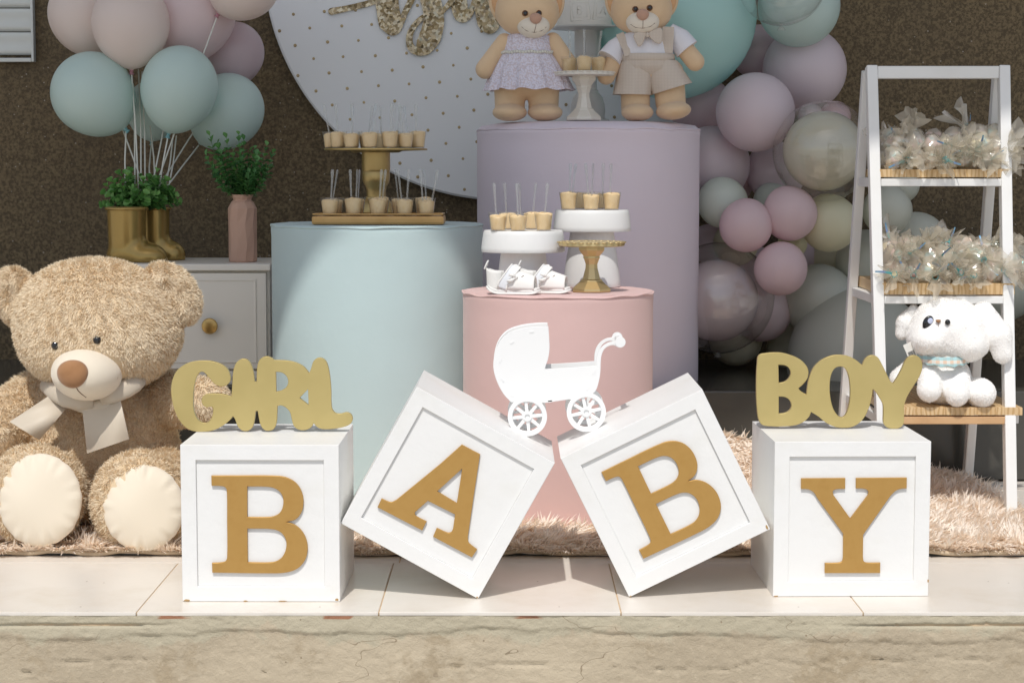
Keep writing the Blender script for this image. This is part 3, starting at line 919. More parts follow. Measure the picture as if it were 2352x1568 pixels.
pillar_stand("small gold cake stand with scalloped empty plate beside the baby sandals", P(1358.6, 600, 4.40).x, 4.40, PINK_Z + .0012, .0765, .1145, GOLD_METAL)
IVORY = M("ivory_plastic", (0.74, 0.70, 0.62), 0.4)
CREAM = pillar_stand("ivory cake stand with three dessert cups between the two dressed bears", P(1341, 200, 5.13).x, 5.13, LIL_Z + .0092, .081, P(1341, 165, 5.05).z - LIL_Z - .0072, IVORY)
# tall turned stands: one gold on the blue pedestal, one grey behind the ivory stand
def tall_stand(label, x, Y, z0, mat, rp, h, k=1.0):
    e = empty("cake_stand", (x, Y, z0), label=label, cat="cake stand", group=gw)
    MB().lathe([(.0001, h - .010), (rp * .45, h - .010), (rp * .52, h - .006), (rp, h - .004), (rp * 1.004, h - .002), (rp, h), (.0001, h)], 80).obj("plate", mat, e, 40, local=True)
    pr = [(.058, 0), (.0585, .004), (.057, .007), (.046, .008), (.0455, .012), (.0475, .020), (.046, .034), (.040, .047), (.029, .056), (.0285, .060), (.0245, .061), (.0243, .074), (.0275, .086), (.0335, .096), (.0352, .104), (.0352, .1215), (.0348, .1222), (.0352, .123), (.0362, .128), (.0362, .168)]
    s = (h - .010) / .168
    MB().lathe([(a * k, b * s) for a, b in pr], 56).obj("column", mat, e, 30, local=True)
    return e
gold2 = M("gold_spray", (0.50, 0.36, 0.15), 0.36, metal=0.75)
YT = 4.86
TS_X, TS_Z = P(863.8, 400, YT).x, BLUE_Z + .001
TS_TOP = P(863.8, 341.5, YT).z
tall_stand("tall gold turned stand behind the gold tray, its round plate full of dessert cups", TS_X, YT, TS_Z, gold2, .1305, TS_TOP - TS_Z)
grey = M("grey_plastic", (0.50, 0.49, 0.47), 0.4)
YG = 5.43
GX = P(1350, 200, YG).x; GT = P(1350, 58, YG - .08).z
tall_stand("tall grey turned stand behind the ivory one, carrying the white cake", GX, YG, LIL_Z + .0092, M("grey_white_plastic", (0.60, 0.60, 0.57), 0.35), .108, GT - LIL_Z - .0092, 1.05)
# white cake with embossed toy blocks
icing = M("icing", (0.76, 0.74, 0.68), 0.55, bump=(30, .08, .002))
ck = empty("cake", (GX, YG, GT + .001), label="white iced cake embossed with toy letter blocks on the tall grey stand", cat="cake")
CR = .088
MB().lathe([(CR, 0), (CR, .002), (CR, .16), (CR - .006, .168), (.0001, .169)], 96).obj("icing", icing, ck, 40, local=True)
def on_cake(pts, name, t=.0016):
    m = MB()
    q = [(CR * math.sin(u / CR), -CR * math.cos(u / CR), v) for u, v in pts]
    m.tube(q, t, 6); return m
rot2 = lambda pts, cx, cz, a: [(cx + x * math.cos(a) - z * math.sin(a), cz + x * math.sin(a) + z * math.cos(a)) for x, z in pts]
for (cx, cz, a, L) in ((-.028, .040, .10, 'B'), (.040, .040, -.08, 'A'), (.006, .104, .2, 'B')):
    s_ = .028
    MB_ = on_cake(rot2([(-s_, -s_), (0, -s_), (s_, -s_), (s_, 0), (s_, s_), (0, s_), (-s_, s_), (-s_, 0), (-s_, -s_)], cx, cz, a), "b")
    s_ = .020
    m2 = on_cake(rot2([(-s_, -s_), (0, -s_), (s_, -s_), (s_, 0), (s_, s_), (0, s_), (-s_, s_), (-s_, 0), (-s_, -s_)], cx, cz, a), "b", .001)
    MB_.add(m2.v, m2.f)
    gl = [(-.006, -.011), (-.006, .011), (.003, .011), (.007, .006), (.003, .001), (-.005, .001), (.004, .001), (.008, -.005), (.003, -.011), (-.006, -.011)] if L == 'B' else [(-.009, -.011), (0, .012), (.009, -.011), (.005, -.003), (-.005, -.003)]
    m3 = on_cake(rot2(gl, cx, cz, a), "b", .0012); MB_.add(m3.v, m3.f)
    MB_.obj("embossed_block", icing, ck, True, local=True)
# gold tray
tx = P(869, 497, 4.60).x
tray_mat = M("tray_gold", (0.58, 0.36, 0.14), 0.42, metal=.35, var=(14, (0.52, 0.31, 0.11), .4, .7))
TRAY_Z = BLUE_Z + .001
tr = empty("tray", (tx, 4.64, TRAY_Z), label="long gold wooden tray on the blue pedestal under a double row of dessert cups", cat="tray")
MB().box((0, 0, .0105), (.3180, .125, .021), bev=.006).obj("board", tray_mat, tr, local=True)
m = MB().extrude([sq(-.157, -.060, .157, .060), sq(-.151, -.054, .151, .054)], 0, .003, .0008)
m.tf(Matrix.Translation((0, 0, .0237)) @ Matrix.Rotation(R(90), 4, 'X') @ Matrix.Identity(4))
m.obj("raised_lip", tray_mat, tr, local=True)

# dessert cups
RT, RB, CH = .0225, .0172, .0425
cup_me = MB().lathe([(.0001, .0015), (RB - .001, .0015), (RB, 0), (RB + .0003, .001), (RT, CH - .001), (RT + .0010, CH - .0005), (RT + .0010, CH), (RT - .0002, CH)], 40, close=False).mesh("cup", 40)
mousse_mes = []
for s_ in range(4):
    q = RNG.uniform(0, 6.28, 4)
    fl = .80 + .05 * s_
    rr_ = lambda z: RB - .0011 + (RT - RB) * z / CH
    m = MB().lathe([(.0001, .0022), (RB - .0016, .0022), (rr_(.006), .006), (rr_(.02), .02), (rr_(CH * fl - .003), CH * fl - .003), (rr_(CH * fl) - .001, CH * fl), (.015, CH * fl + .0012), (.008, CH * fl + .002), (.0001, CH * fl + .0015)], 32, close=False)
    for i, p in enumerate(m.v):
        if p[2] > CH * fl - .004:
            a = math.atan2(p[1], p[0]); m.v[i] = (p[0], p[1], p[2] + .0016 * math.sin(a * 2 + q[0]) + .001 * math.sin(a * 5 + q[1]))
    mousse_mes.append(m.mesh("mousse", True))
sp = curve_loop([(-.0021, 0, 1), (-.0023, .048), (-.0036, .073), (-.0032, .0795), (0, .0815), (.0032, .0795), (.0036, .073), (.0023, .048), (.0021, 0, 1)], 3)
spoon_me = MB().extrude([sp], -.0007, .0007, .0003).mesh("spoon_handle", 30)
bowl_me = MB().ell((0, 0, -.010), (.0058, .0013, .0115), None, 12, 8).mesh("spoon_bowl", True)
SPOON = clear_mat("spoon_plastic", (0.93, 0.95, 0.96), 1.7, 0.04, milk=0.20, milk_col=(.85, .86, .85))
ordn = ["first", "second", "third", "fourth", "fifth", "sixth", "seventh", "eighth", "ninth", "tenth", "eleventh", "twelfth", "thirteenth"]
def cup(x, y, z, pos, spoons=(), k=1.0):
    e = empty("dessert_cup", (x, y, z), (0, 0, random.uniform(0, 6)), "clear cup of orange mousse, " + pos, "dessert cup", "clear cups of orange mousse")
    e.scale = (k, k, k)
    link("cup", cup_me, CLEAR, e, local=True); link("mousse", random.choice(mousse_mes), MOUSSE, e, local=True)
    for i, (lean, tw, dx) in enumerate(spoons):
        pre = "" if len(spoons) == 1 else ("left ", "right ")[i] if len(spoons) == 2 else ("left ", "middle ", "right ")[i]
        s = empty("spoon", (x + dx, y + random.uniform(-.006, .006), z + .030 * k), (R(random.uniform(-6, 8)), R(lean), R(tw)), pre + "clear spoon in dessert cup, " + pos, "spoon", "clear spoons in the dessert cups")
        link("handle", spoon_me, SPOON, s, local=True); link("bowl", bowl_me, SPOON, s, local=True)
    return e
def gx(px, Y): return P(px, 400, Y).x
# tray: five in front, five behind
fr_ = [(757, [(3, 20, .003), (5, 60, .006)]), (811, [(-3, 20, -.004), (4, 50, .006)]), (867, [(4, 10, .004)]), (929, [(-7, 30, -.006), (2, 20, .005)]), (979, [(-5, 10, -.008), (-1, 40, 0), (10, 20, .012)])]
bk_ = [(768, []), (818, [(2, 70, .004)]), (873, [(5, 20, .005)]), (918, [(-4, 60, -.003)]), (973, [])]
for i, (px, s_) in enumerate(fr_):
    cup(gx(px, 4.606), 4.606, TRAY_Z + .0245 - .0030, "%s from the left, front row on the gold tray" % ordn[i], s_)
for i, (px, s_) in enumerate(bk_):
    cup(gx(px, 4.665), 4.665, TRAY_Z + .0245 - .0030, "%s from the left, back row on the gold tray" % ordn[i], s_)
# gold stand plate: a ring of twelve
offs = [-99, -80, -48, -6, 38, 71, 97]
for i, off in enumerate(offs):
    a = math.asin(max(-1, min(1, off / 103)))
    rr_ = 103 * S(YT)
    cup(TS_X + rr_ * math.sin(a), YT - rr_ * math.cos(a), TS_TOP + .0004, "%s from the left, near rim of tall gold stand" % ordn[i],
        [[(-10, 10, -.004)], [(-6, 40, 0)], [(-2, 20, .002)], [(9, 30, .006)], [(2, 10, .002), (6, 50, .006)], [(-8, 20, -.004)], [(-3, 20, -.003)]][i], k=.98)
for i, off in enumerate([-62, -28, 6, 40, 72]):
    a = math.asin(off / 103); rr_ = 100 * S(YT)
    cup(TS_X + rr_ * math.sin(a), YT + rr_ * math.cos(a) * .9, TS_TOP + .0004, "%s from the left, far rim of tall gold stand" % ordn[i],
        [[(3, 20, .0)], [(7, 20, .004)], [(-2, 20, 0)], [(8, 20, .004)], [(-6, 20, 0)]][i], k=.98)
# white drums
x, Y, zt = DR1
for i, (px, dy, s_) in enumerate([(1144, -.055, [(-5, 30, -.004)]), (1190, -.066, [(-3, 20, 0), (-6, 60, .006)]), (1249, -.050, [(3, 20, .002)])]):
    cup(gx(px, Y + dy), Y + dy, zt + .0005, "%s from the left, front of the lower drum stand" % ordn[i], s_, k=.98)
for i, (px, dy, s_) in enumerate([(1166, .045, [(-4, 10, -.003)]), (1222, .05, [(2, 30, .002)])]):
    cup(gx(px, Y + dy), Y + dy, zt + .0005, "%s one at the back of the lower drum stand" % ("left", "right")[i], s_, k=.98)
x, Y, zt = DR2
for i, (px, dy, s_) in enumerate([(1306, -.045, [(4, 20, .002), (9, 20, .008)]), (1358, -.058, [(-5, 20, -.006), (-2, 50, .001)]), (1405, -.045, [(-2, 30, -.004)])]):
    cup(gx(px, Y + dy), Y + dy, zt + .0005, "%s from the left, front of the taller drum stand" % ordn[i], s_, k=.99)
for i, (px, dy, s_) in enumerate([(1337, .04, []), (1384, .045, [(1, 20, 0)])]):
    cup(gx(px, Y + dy), Y + dy, zt + .0005, "%s one at the back of the taller drum stand" % ("left", "right")[i], s_, k=.99)
# ivory stand
zi = P(1341, 165, 5.05).z + .0024 + .0006
for i, (px, dy, s_) in enumerate([(1306, .012, [(-1, 20, .003)]), (1341, -.040, [(0, 20, 0)]), (1373, .014, [(7, 20, -.002)])]):
    cup(gx(px, 5.13 + dy), 5.13 + dy, zi, "%s on the ivory stand between the dressed bears" % ("left one", "middle one", "right one")[i], s_, k=.98)
# ------------------------------------------------------------------ round backdrop, balloons, cabinet, pots
YB = 5.80
bc = P(1151.5, -89.4, YB)
BRAD = 540.75 * S(YB) * 1.0
cloth = M("backdrop_cloth", (0.86, 0.87, 0.885), 0.85, bump=(120, .08, .001), var=(1.2, (0.84, 0.86, 0.87), .3, .7))
pan = empty("backdrop_panel", (bc.x, YB, bc.z), label="large round white backdrop with gold dots hanging on the brown wall", cat="backdrop panel")
m = MB().lathe([(.0001, 0), (BRAD - .006, 0), (BRAD, .006), (BRAD, .040), (.0001, .040)], 160)
m.tf(Matrix.Rotation(R(90), 4, 'X') @ Matrix.Scale(-1, 4, (0, 0, 1)) @ Matrix.Identity(4))
m.f = [q[::-1] for q in m.f]
m.obj("panel", cloth, pan, 40, local=True)
foil = M("gold_foil", (0.44, 0.34, 0.19), 0.35, metal=.5, var=(120, (0.27, 0.20, 0.11), .4, .6))
dot_me = MB().lathe([(.0001, -.0009), (.0043, -.0009), (.0048, 0.001)], 9).mesh("dot")
# dots stand on a slanted grid read from the photograph
e1, e2, o0 = Vector((71.3, -4.9)), Vector((38.9, 33.2)), Vector((673.2, 32.3))
kk = 0
for i in range(-16, 17):
    for j in range(-12, 16):
        q = o0 + e1 * i + e2 * j
        p = P(q.x + random.uniform(-2, 2), q.y + random.uniform(-2, 2), YB)
        if (Vector((p.x, p.z)) - Vector((bc.x, bc.z))).length < BRAD - .012 and q.y > -130:
            # skip what stands behind the bears and pedestals (never seen)
            if q.x > 1120 and q.y > 275: continue
            s_ = random.uniform(.85, 1.1)
            link("dot", dot_me, foil, pan, loc=(p.x, YB, p.z), rot=(R(90), 0, 0), scale=(s_, s_, 1))
# gold script
glit, nt, b, out = node_mat("gold_glitter")
co = N(nt, "ShaderNodeTexCoord").outputs["Object"]
vo = N(nt, "ShaderNodeTexVoronoi", Scale=125.0); nt.links.new(co, vo.inputs["Vector"])
sc_ = N(nt, "ShaderNodeSeparateColor"); nt.links.new(vo.outputs["Color"], sc_.inputs[0])
nt.links.new(mixcol(nt, ramp(nt, sc_.outputs[0], .2, .85), (0.34, 0.26, 0.14), (0.76, 0.66, 0.47)), b.inputs["Base Color"])
b.inputs["Metallic"].default_value = .55; b.inputs["Roughness"].default_value = .33
vm = N(nt, "ShaderNodeVectorMath", operation='MULTIPLY_ADD'); vm.inputs[1].default_value = (.9, .9, .9); vm.inputs[2].default_value = (-.45, -.45, -.45)
nt.links.new(vo.outputs["Color"], vm.inputs[0])
ge = N(nt, "ShaderNodeNewGeometry"); ad = N(nt, "ShaderNodeVectorMath", operation='ADD'); nt.links.new(ge.outputs["Normal"], ad.inputs[0]); nt.links.new(vm.outputs[0], ad.inputs[1])
nr = N(nt, "ShaderNodeVectorMath", operation='NORMALIZE'); nt.links.new(ad.outputs[0], nr.inputs[0]); nt.links.new(nr.outputs[0], b.inputs["Normal"])
cs = zp(1050, 0, .6057)
scr = empty("script_lettering", (P(960, 30, YB).x, YB, P(960, 30, YB).z), label="gold glitter handwritten letters across the round white backdrop", cat="lettering")
def stroke(pts, y):
    """a pen stroke of changing width: (x, y, half width) in the enlarged view"""
    ln = curve_loop([(p[0], p[1]) for p in pts], 8, False)
    hw = np.interp(np.linspace(0, len(pts) - 1, len(ln)), range(len(pts)), [p[2] * (1.5 if p[2] > 30 else 1.15) for p in pts])
    L, Rr = [], []
    for i, p in enumerate(ln):
        d = (Vector(ln[min(i + 1, len(ln) - 1)]) - Vector(ln[max(i - 1, 0)])).normalized()
        nrm = Vector((-d.y, d.x)) * hw[i]
        L.append((p[0] + nrm.x, p[1] + nrm.y)); Rr.append((p[0] - nrm.x, p[1] - nrm.y))
    def cap(c, frm, n=6):
        c, v = Vector(c), Vector(frm) - Vector(c); r = v.length; a = math.atan2(v.y, v.x)
        return [(c.x + r * math.cos(a - math.pi * k / n), c.y + r * math.sin(a - math.pi * k / n)) for k in range(1, n)]
    v, f = [], []
    W3 = lambda q, yy: tuple(Vector((P(*cs(q), YB).x, yy, P(*cs(q), YB).z)))
    n = len(ln)
    for i_, q in enumerate(L + Rr): v.append(W3(q, y - .00004 * (i_ % len(L))))
    for q in L + Rr: v.append(W3(q, YB - .0005))
    for i in range(n - 1):
        f.append((i, i + 1, n + i + 1, n + i))
        f.append((i, 2 * n + i, 2 * n + i + 1, i + 1)); f.append((n + i + 1, 3 * n + i + 1, 3 * n + i, n + i))
    m = MB().add(v, f)
    for c, w in ((ln[0], hw[0]), (ln[-1], hw[-1])):
        s0 = len(m.v); k = 16
        vv = [W3((c[0] + w * math.cos(2 * math.pi * t / k), c[1] + w * math.sin(2 * math.pi * t / k)), y - .0002) for t in range(k)]
        vv += [(p[0], YB - .0005, p[2]) for p in vv]
        m.add(vv, [tuple(range(k))] + [(t, t + k, (t + 1) % k + k, (t + 1) % k) for t in range(k)])
    return m
for i, pts in enumerate((
    [(458,78,20),(540,62,17),(640,40,17),(720,18,17),(800,-20,18),(900,-120,20)],
    [(810,-160,48),(818,-60,52),(828,60,50),(850,165,52),(872,200,30),(915,150,18),(945,80,17),(985,0,19),(1030,-110,20)],
    [(1090,-170,44),(1098,-80,46),(1110,0,45),(1128,80,44),(1130,160,46),(1105,250,48),(1060,315,40),(1010,335,24),(975,300,20),(975,230,18),(1010,165,16),(1075,110,14),(1170,92,14),(1215,50,14),(1255,0,18),(1290,-90,22)],
    [(1290,-150,34),(1294,-50,36),(1300,40,36),(1318,105,34),(1345,115,24),(1385,60,18),(1410,0,20),(1440,-90,24)],
    [(1455,-150,40),(1462,-40,42),(1470,60,44),(1485,150,44),(1510,175,34),(1550,150,22),(1600,90,18),(1650,20,18)])):
    stroke(pts, YB - .006 - .0012 * i).obj("pen_stroke", glit, scr)

# ---- balloons
def latex(name, col):
    m, nt, b, out = node_mat(name)
    b.inputs["Base Color"].default_value = (*col, 1); b.inputs["Roughness"].default_value = .34; b.inputs["Specular IOR Level"].default_value = .5
    tl = N(nt, "ShaderNodeBsdfTranslucent"); tl.inputs["Color"].default_value = (*[min(1, c * 1.05) for c in col], 1)
    mx = N(nt, "ShaderNodeMixShader"); mx.inputs[0].default_value = .30
    nt.links.new(b.outputs[0], mx.inputs[1]); nt.links.new(tl.outputs[0], mx.inputs[2]); nt.links.new(mx.outputs[0], out.inputs["Surface"])
    return m
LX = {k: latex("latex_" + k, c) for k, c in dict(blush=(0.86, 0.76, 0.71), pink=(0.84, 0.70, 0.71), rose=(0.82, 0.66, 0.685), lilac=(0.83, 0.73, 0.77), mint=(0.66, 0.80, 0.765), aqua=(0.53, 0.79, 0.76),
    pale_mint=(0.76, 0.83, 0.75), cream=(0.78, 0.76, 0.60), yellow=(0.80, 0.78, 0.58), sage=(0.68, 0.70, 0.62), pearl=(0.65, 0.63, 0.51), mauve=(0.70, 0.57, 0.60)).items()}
KNOT = {k: latex("knot_" + k, c) for k, c in dict(pink=(0.62, 0.30, 0.36), mint=(0.25, 0.52, 0.56), cream=(.55, .5, .3)).items()}
bp = []
for k in range(0, 33):
    th = math.pi * k / 33
    z, r_ = math.cos(th), math.sin(th)
    if z < 0: z, r_ = z * 1.14, r_ * (1 - .10 * z * z)
    bp.append((max(r_, .0001), z))
bp.append((.035, -1.165))
balloon_me = MB().lathe(bp[::-1], 48, close=False).mesh("balloon_skin", True)
knot_me = MB().lathe([(.055, -1.275), (.075, -1.26), (.045, -1.225), (.04, -1.20), (.06, -1.18), (.045, -1.15)], 16).mesh("knot", True)
round_me = MB().ell((0, 0, 0), (1, 1, 1), None, 64, 40).mesh("balloon_skin", True)
STICK = M("white_stick", (0.70, 0.70, 0.64), 0.4)
def latex_balloon(px, py, rp, Y, col, label, rz=1.0, lean=(0, 0), knot=None, group="pastel balloons in the garland", stick=None):
    c = P(px, py, Y); r = rp * S(Y)
    e = empty("balloon", c, (R(lean[1]), R(lean[0]), 0), label, "balloon", group)
    me = BM.get(col)
    if me is None:
        me = balloon_me.copy(); me.materials.append(LX[col]); BM[col] = me
    link("skin", me, None, e, local=True, scale=(r, r, r * rz))
    if knot:
        km = BM.get("k" + knot)
        if km is None:
            km = knot_me.copy(); km.materials.append(KNOT[knot]); BM["k" + knot] = km
        link("knot", km, None, e, local=True, scale=(r, r, r * rz))
    if stick is not None:
        top = W[e.name] @ Vector((0, 0, -1.2 * r * rz))
        end = Vector(stick); mid = top.lerp(end, .5) + Vector((random.uniform(-.004, .004), 0, 0))
        MB().tube([top, mid, end], .0021, 8).obj("stick", STICK, e)
    return e
BM = {}
# the bunch on sticks; the sticks end in the gold boots
POT = P(322, 430, 5.22)
lb = "balloons on sticks in the gold boot planter"
def pot(dx, dy=0): return POT + Vector((dx * S(5.2), dy, -.01))
latex_balloon(300, 52, 88, 5.30, 'blush', "palest pink balloon at the front centre of the bunch on sticks", 1.05, (0, 0), 'pink', lb, pot(-4))
latex_balloon(196, 32, 84, 5.42, 'blush', "pale pink balloon half behind the palest one, nearest the metal shutter", 1.02, (-12, 0), 'pink', lb, pot(8, .02))
latex_balloon(440, 30, 100, 5.44, 'pink', "large lilac-pink balloon directly above the frontmost mint balloon of the bunch", 1.0, (14, 0), None, lb, pot(20, .03))
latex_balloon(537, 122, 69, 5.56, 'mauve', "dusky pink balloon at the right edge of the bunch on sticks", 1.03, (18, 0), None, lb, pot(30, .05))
latex_balloon(560, -38, 82, 5.34, 'blush', "cream-pink balloon cut by the top edge, with its knot showing", .95, (40, 0), 'pink', lb, pot(26, .04))
latex_balloon(212, 214, 94, 5.30, 'mint', "mint balloon hanging lowest on the shutter side of the bunch", 1.0, (-42, 0), 'mint', lb, pot(-34))
latex_balloon(412, 200, 87, 5.28, 'mint', "mint balloon at the front of the bunch, over the boot planter", 1.08, (14, 0), 'mint', lb, pot(44, -.01))
latex_balloon(522, 254, 83, 5.46, 'mint', "mint balloon partly behind the leafy sprigs in the pink vase", 1.04, (40, 0), None, lb, pot(50, .03))
latex_balloon(352, 250, 62, 5.50, 'mint', "small shaded mint balloon tucked behind the two front mint ones", 1.05, (4, 0), 'mint', lb, pot(14, .05))
for i, (x0, y0, x1) in enumerate(((303, 172, 310), (318, 160, 322), (326, 165, 330), (345, 290, 352), (398, 310, 372), (405, 312, 378))):
    a = P(x0, y0, 5.40); b_ = pot(x1 - 322, .01 * i)
    o = MB().tube([a, a.lerp(b_, .5) + Vector((.003, 0, 0)), b_], .002, 8).obj("balloon_stick", STICK)
    tag(o, ["thin white stick just left of the middle of the balloon bunch", "thin white stick in the very middle of the balloon bunch", "thin white stick just right of the middle of the balloon bunch", "thin white stick rising towards the small shaded mint balloon", "slanting white stick under the front mint balloon, inner of a pair", "slanting white stick under the front mint balloon, outer of a pair"][i], "stick", "white sticks in the boot planter")
# the garland beside the pedestals
for a in ((1545, 38, 190, 5.52, 'aqua', "giant aqua balloon behind the bear in shorts"),
    (1835, 14, 93, 5.50, 'mint', "mint balloon at the top right of the garland, inside the clear one"),
    (1848, 160, 95, 5.62, 'lilac', "lilac balloon touching the dark wall under the top mint balloon"),
    (1735, 258, 90, 5.42, 'lilac', "big lilac-pink balloon between the giant aqua one and the ladder shelf"),
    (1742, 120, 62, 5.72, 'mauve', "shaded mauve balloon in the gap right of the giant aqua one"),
    (1612, 250, 72, 5.68, 'rose', "dusky rose balloon under the giant aqua one, behind the lilac pedestal"),
    (1634, 378, 88, 5.55, 'lilac', "greyish lilac balloon beside the top of the lilac pedestal"),
    (1782, 396, 68, 5.62, 'lilac', "mauve-lilac balloon behind the two pink balloons"),
    (1660, 466, 58, 5.40, 'pale_mint', "pale mint balloon beside the lilac pedestal, above the pink trio"),
    (1713, 519, 61, 5.28, 'rose', "pink balloon nearest the lilac pedestal in the pink trio"),
    (1815, 492, 62, 5.30, 'rose', "pink balloon highest in the pink trio"),
    (1793, 618, 61, 5.26, 'rose', "pink balloon lowest in the pink trio"),
    (1772, 462, 42, 5.55, 'pale_mint', "small pale mint balloon peeping over the highest pink one"),
    (1905, 513, 66, 5.36, 'yellow', "yellow balloon beside the left legs of the ladder shelf"),
    (1690, 560, 52, 5.50, 'cream', "cream balloon behind the pink one nearest the lilac pedestal"),
    (1628, 560, 45, 5.58, 'lilac', "small lilac balloon sliver against the lilac pedestal"),
    (1820, 560, 34, 5.50, 'yellow', "small yellow balloon behind the lowest pink one"),
    (1748, 715, 70, 5.50, 'pink', "dusky pink balloon to the right of the large clear bubble"),
    (1690, 778, 62, 5.58, 'cream', "olive cream balloon lowest beside the lilac pedestal"),
    (1880, 690, 84, 5.50, 'sage', "sage green balloon above the giant grey one"),
    (1978, 838, 170, 5.42, 'sage', "giant sage grey balloon behind the BOY sign and the white puppy"),
    (1820, 800, 60, 5.66, 'cream', "dark olive balloon between the clear bubble and the giant grey one"),
    (2038, 484, 57, 5.40, 'sage', "grey green balloon seen between the two upper ladder shelves"),
    (2070, 425, 42, 5.62, 'sage', "small grey balloon just under the top ladder board"),
    (2105, 560, 72, 5.56, 'sage', "dark sage balloon behind the second tier of sweet bags"),
    (1990, 600, 70, 5.55, 'sage', "sage balloon behind the left legs of the ladder shelf"),
    (2290, 645, 98, 5.55, 'sage', "grey green balloon behind the right legs of the ladder shelf"),
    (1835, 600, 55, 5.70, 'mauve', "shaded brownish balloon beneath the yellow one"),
    (1735, 628, 62, 5.66, 'lilac', "shaded lilac balloon wedged behind the lowest pink one, above the clear bubble"),
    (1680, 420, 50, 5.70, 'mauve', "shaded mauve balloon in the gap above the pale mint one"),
    (1915, 600, 60, 5.68, 'cream', "cream balloon mostly hidden below the yellow one"),
    (1598, 690, 60, 5.70, 'lilac', "hidden lilac balloon seen through the large clear bubble")):
    latex_balloon(*a, lean=(random.uniform(-30, 30), random.uniform(100, 150)), rz=random.uniform(.96, 1.02))
BUB = clear_mat("clear_balloon", (0.98, 0.975, 0.97), 2.0, 0.015, milk=0.05)
GLOSSY = lambda k: (lambda m: (setattr(m.node_tree.nodes["Principled BSDF"].inputs["Roughness"], "default_value", .08), setattr(m.node_tree.nodes["Principled BSDF"].inputs["Coat Weight"], "default_value", 1.0), m)[2])(latex("glossy_" + k, {"pearl": (0.76, 0.74, 0.60), "lilac": (0.74, 0.65, 0.66), "pink": (.75, .56, .60)}[k]))
bubble_me = MB().ell((0, 0, 0), (1, 1, 1), None, 96, 64).mesh("bubble", True); bubble_me.materials.append(BUB)
def bubble(px, py, rp, Y, label, inner=(), sq_=1.0):
    c = P(px, py, Y); r = rp * S(Y)
    e = empty("bubble_balloon", c, (0, 0, 0), label, "balloon", "clear bubble balloons in the garland")
    link("bubble", bubble_me, None, e, local=True, scale=(r, r, r * sq_))
    MB().lathe([(.012, 0), (.010, .006), (.004, .012), (.006, .02)], 12, c=(0, 0, -r * sq_ - .012)).obj("knot", BUB, e, True, local=True)
for a in ((1796, -44, 102, 5.36, "clear bubble balloon at the top of the garland over the mint one"),
          (1892, 348, 116, 5.34, "clear bubble balloon holding a big pearl cream balloon by the ladder shelf"),
          (1650, 684, 128, 5.36, "largest clear bubble balloon low beside the lilac pedestal")):
    bubble(*a)
def inner(px, py, rp, Y, k, label):
    c = P(px, py, Y); r = rp * S(Y)
    e = empty("balloon", c, (0, 0, 0), label, "balloon", "balloons inside the clear bubbles")
    me = round_me.copy(); me.materials.append(GLOSSY(k))
    link("skin", me, None, e, local=True, scale=(r, r, r * .98))
inner(1892, 347, 93, 5.32, "pearl", "glossy pearl cream balloon inside the clear bubble by the ladder shelf")
inner(1862, 268, 30, 5.42, "lilac", "tiny lilac balloon behind the pearl cream one in its bubble")
inner(1918, 268, 36, 5.43, "pink", "tiny pink balloon behind the pearl cream one in its bubble")
inner(1646, 690, 96, 5.35, "lilac", "glossy mauve balloon inside the largest clear bubble")

# ---- cabinet standing on the dark step, behind the big bear
cabm = M("cabinet_paint", (0.79, 0.755, 0.69), 0.38, var=(3, (0.76, 0.725, 0.66), .3, .7))
CY = 5.06
ctop = P(500, 606, CY - .01); CZ = ctop.z
x1, x0 = P(621, 700, CY).x, P(200, 700, CY).x
cab = empty("cabinet", ((x0 + x1) / 2, CY + .17, STEP_Z), label="off-white drawer cabinet behind the big bear, carrying boots and vase", cat="cabinet")
MB().box(((x0 + x1) / 2, CY + .175, (STEP_Z + CZ - .018) / 2 + .0005), (x1 - x0 - .004, .33, CZ - .018 - STEP_Z - .001), bev=.002).obj("carcass", cabm, cab)
MB().box(((x0 + x1) / 2, CY + .165, CZ - .009), (x1 - x0 + .006, .36, .018), bev=.003).obj("top_board", cabm, cab)
dz1, dz0 = P(500, 627, CY).z, P(500, 846, CY).z
knob_m = M("knob_brass", (0.50, 0.33, 0.12), .28, metal=.85)
for k, (za, zb) in enumerate(((dz0 + .0, dz1), (STEP_Z + .012, dz0 - .006))):
    fx0, fx1 = P(372, 700, CY).x, x1 - .010
    for j, (xa, xb) in enumerate(((fx0, fx1), (x0 + .01, fx0 - .008))):
        dr = MB().box(((xa + xb) / 2, CY + .0005, (za + zb) / 2), (xb - xa, .019, zb - za), bev=.0015).obj("drawer", cabm, cab)
        b1 = .026
        MB().extrude([sq(xa + b1, za + b1 * .6, xb - b1, zb - b1 * .6), sq(xa + b1 + .005, za + b1 * .6 + .005, xb - b1 - .005, zb - b1 * .6 - .005)], CY - .0115, CY - .0085, .0012).obj("bead", cabm, dr)
        kc = P(485, 747, CY) if (j == 0 and k == 0) else Vector(((xa + xb) / 2, CY, (za + zb) / 2))
        kb = MB().lathe([(.0001, .024), (.012, .0235), (.0195, .021), (.0215, .017), (.0195, .012), (.009, .009), (.007, 0)][::-1], 32)
        kb.tf(Matrix.Translation((kc.x, CY - .009, kc.z)) @ Matrix.Rotation(R(90), 4, 'X'))
        kb.obj("knob", knob_m, dr, 40)

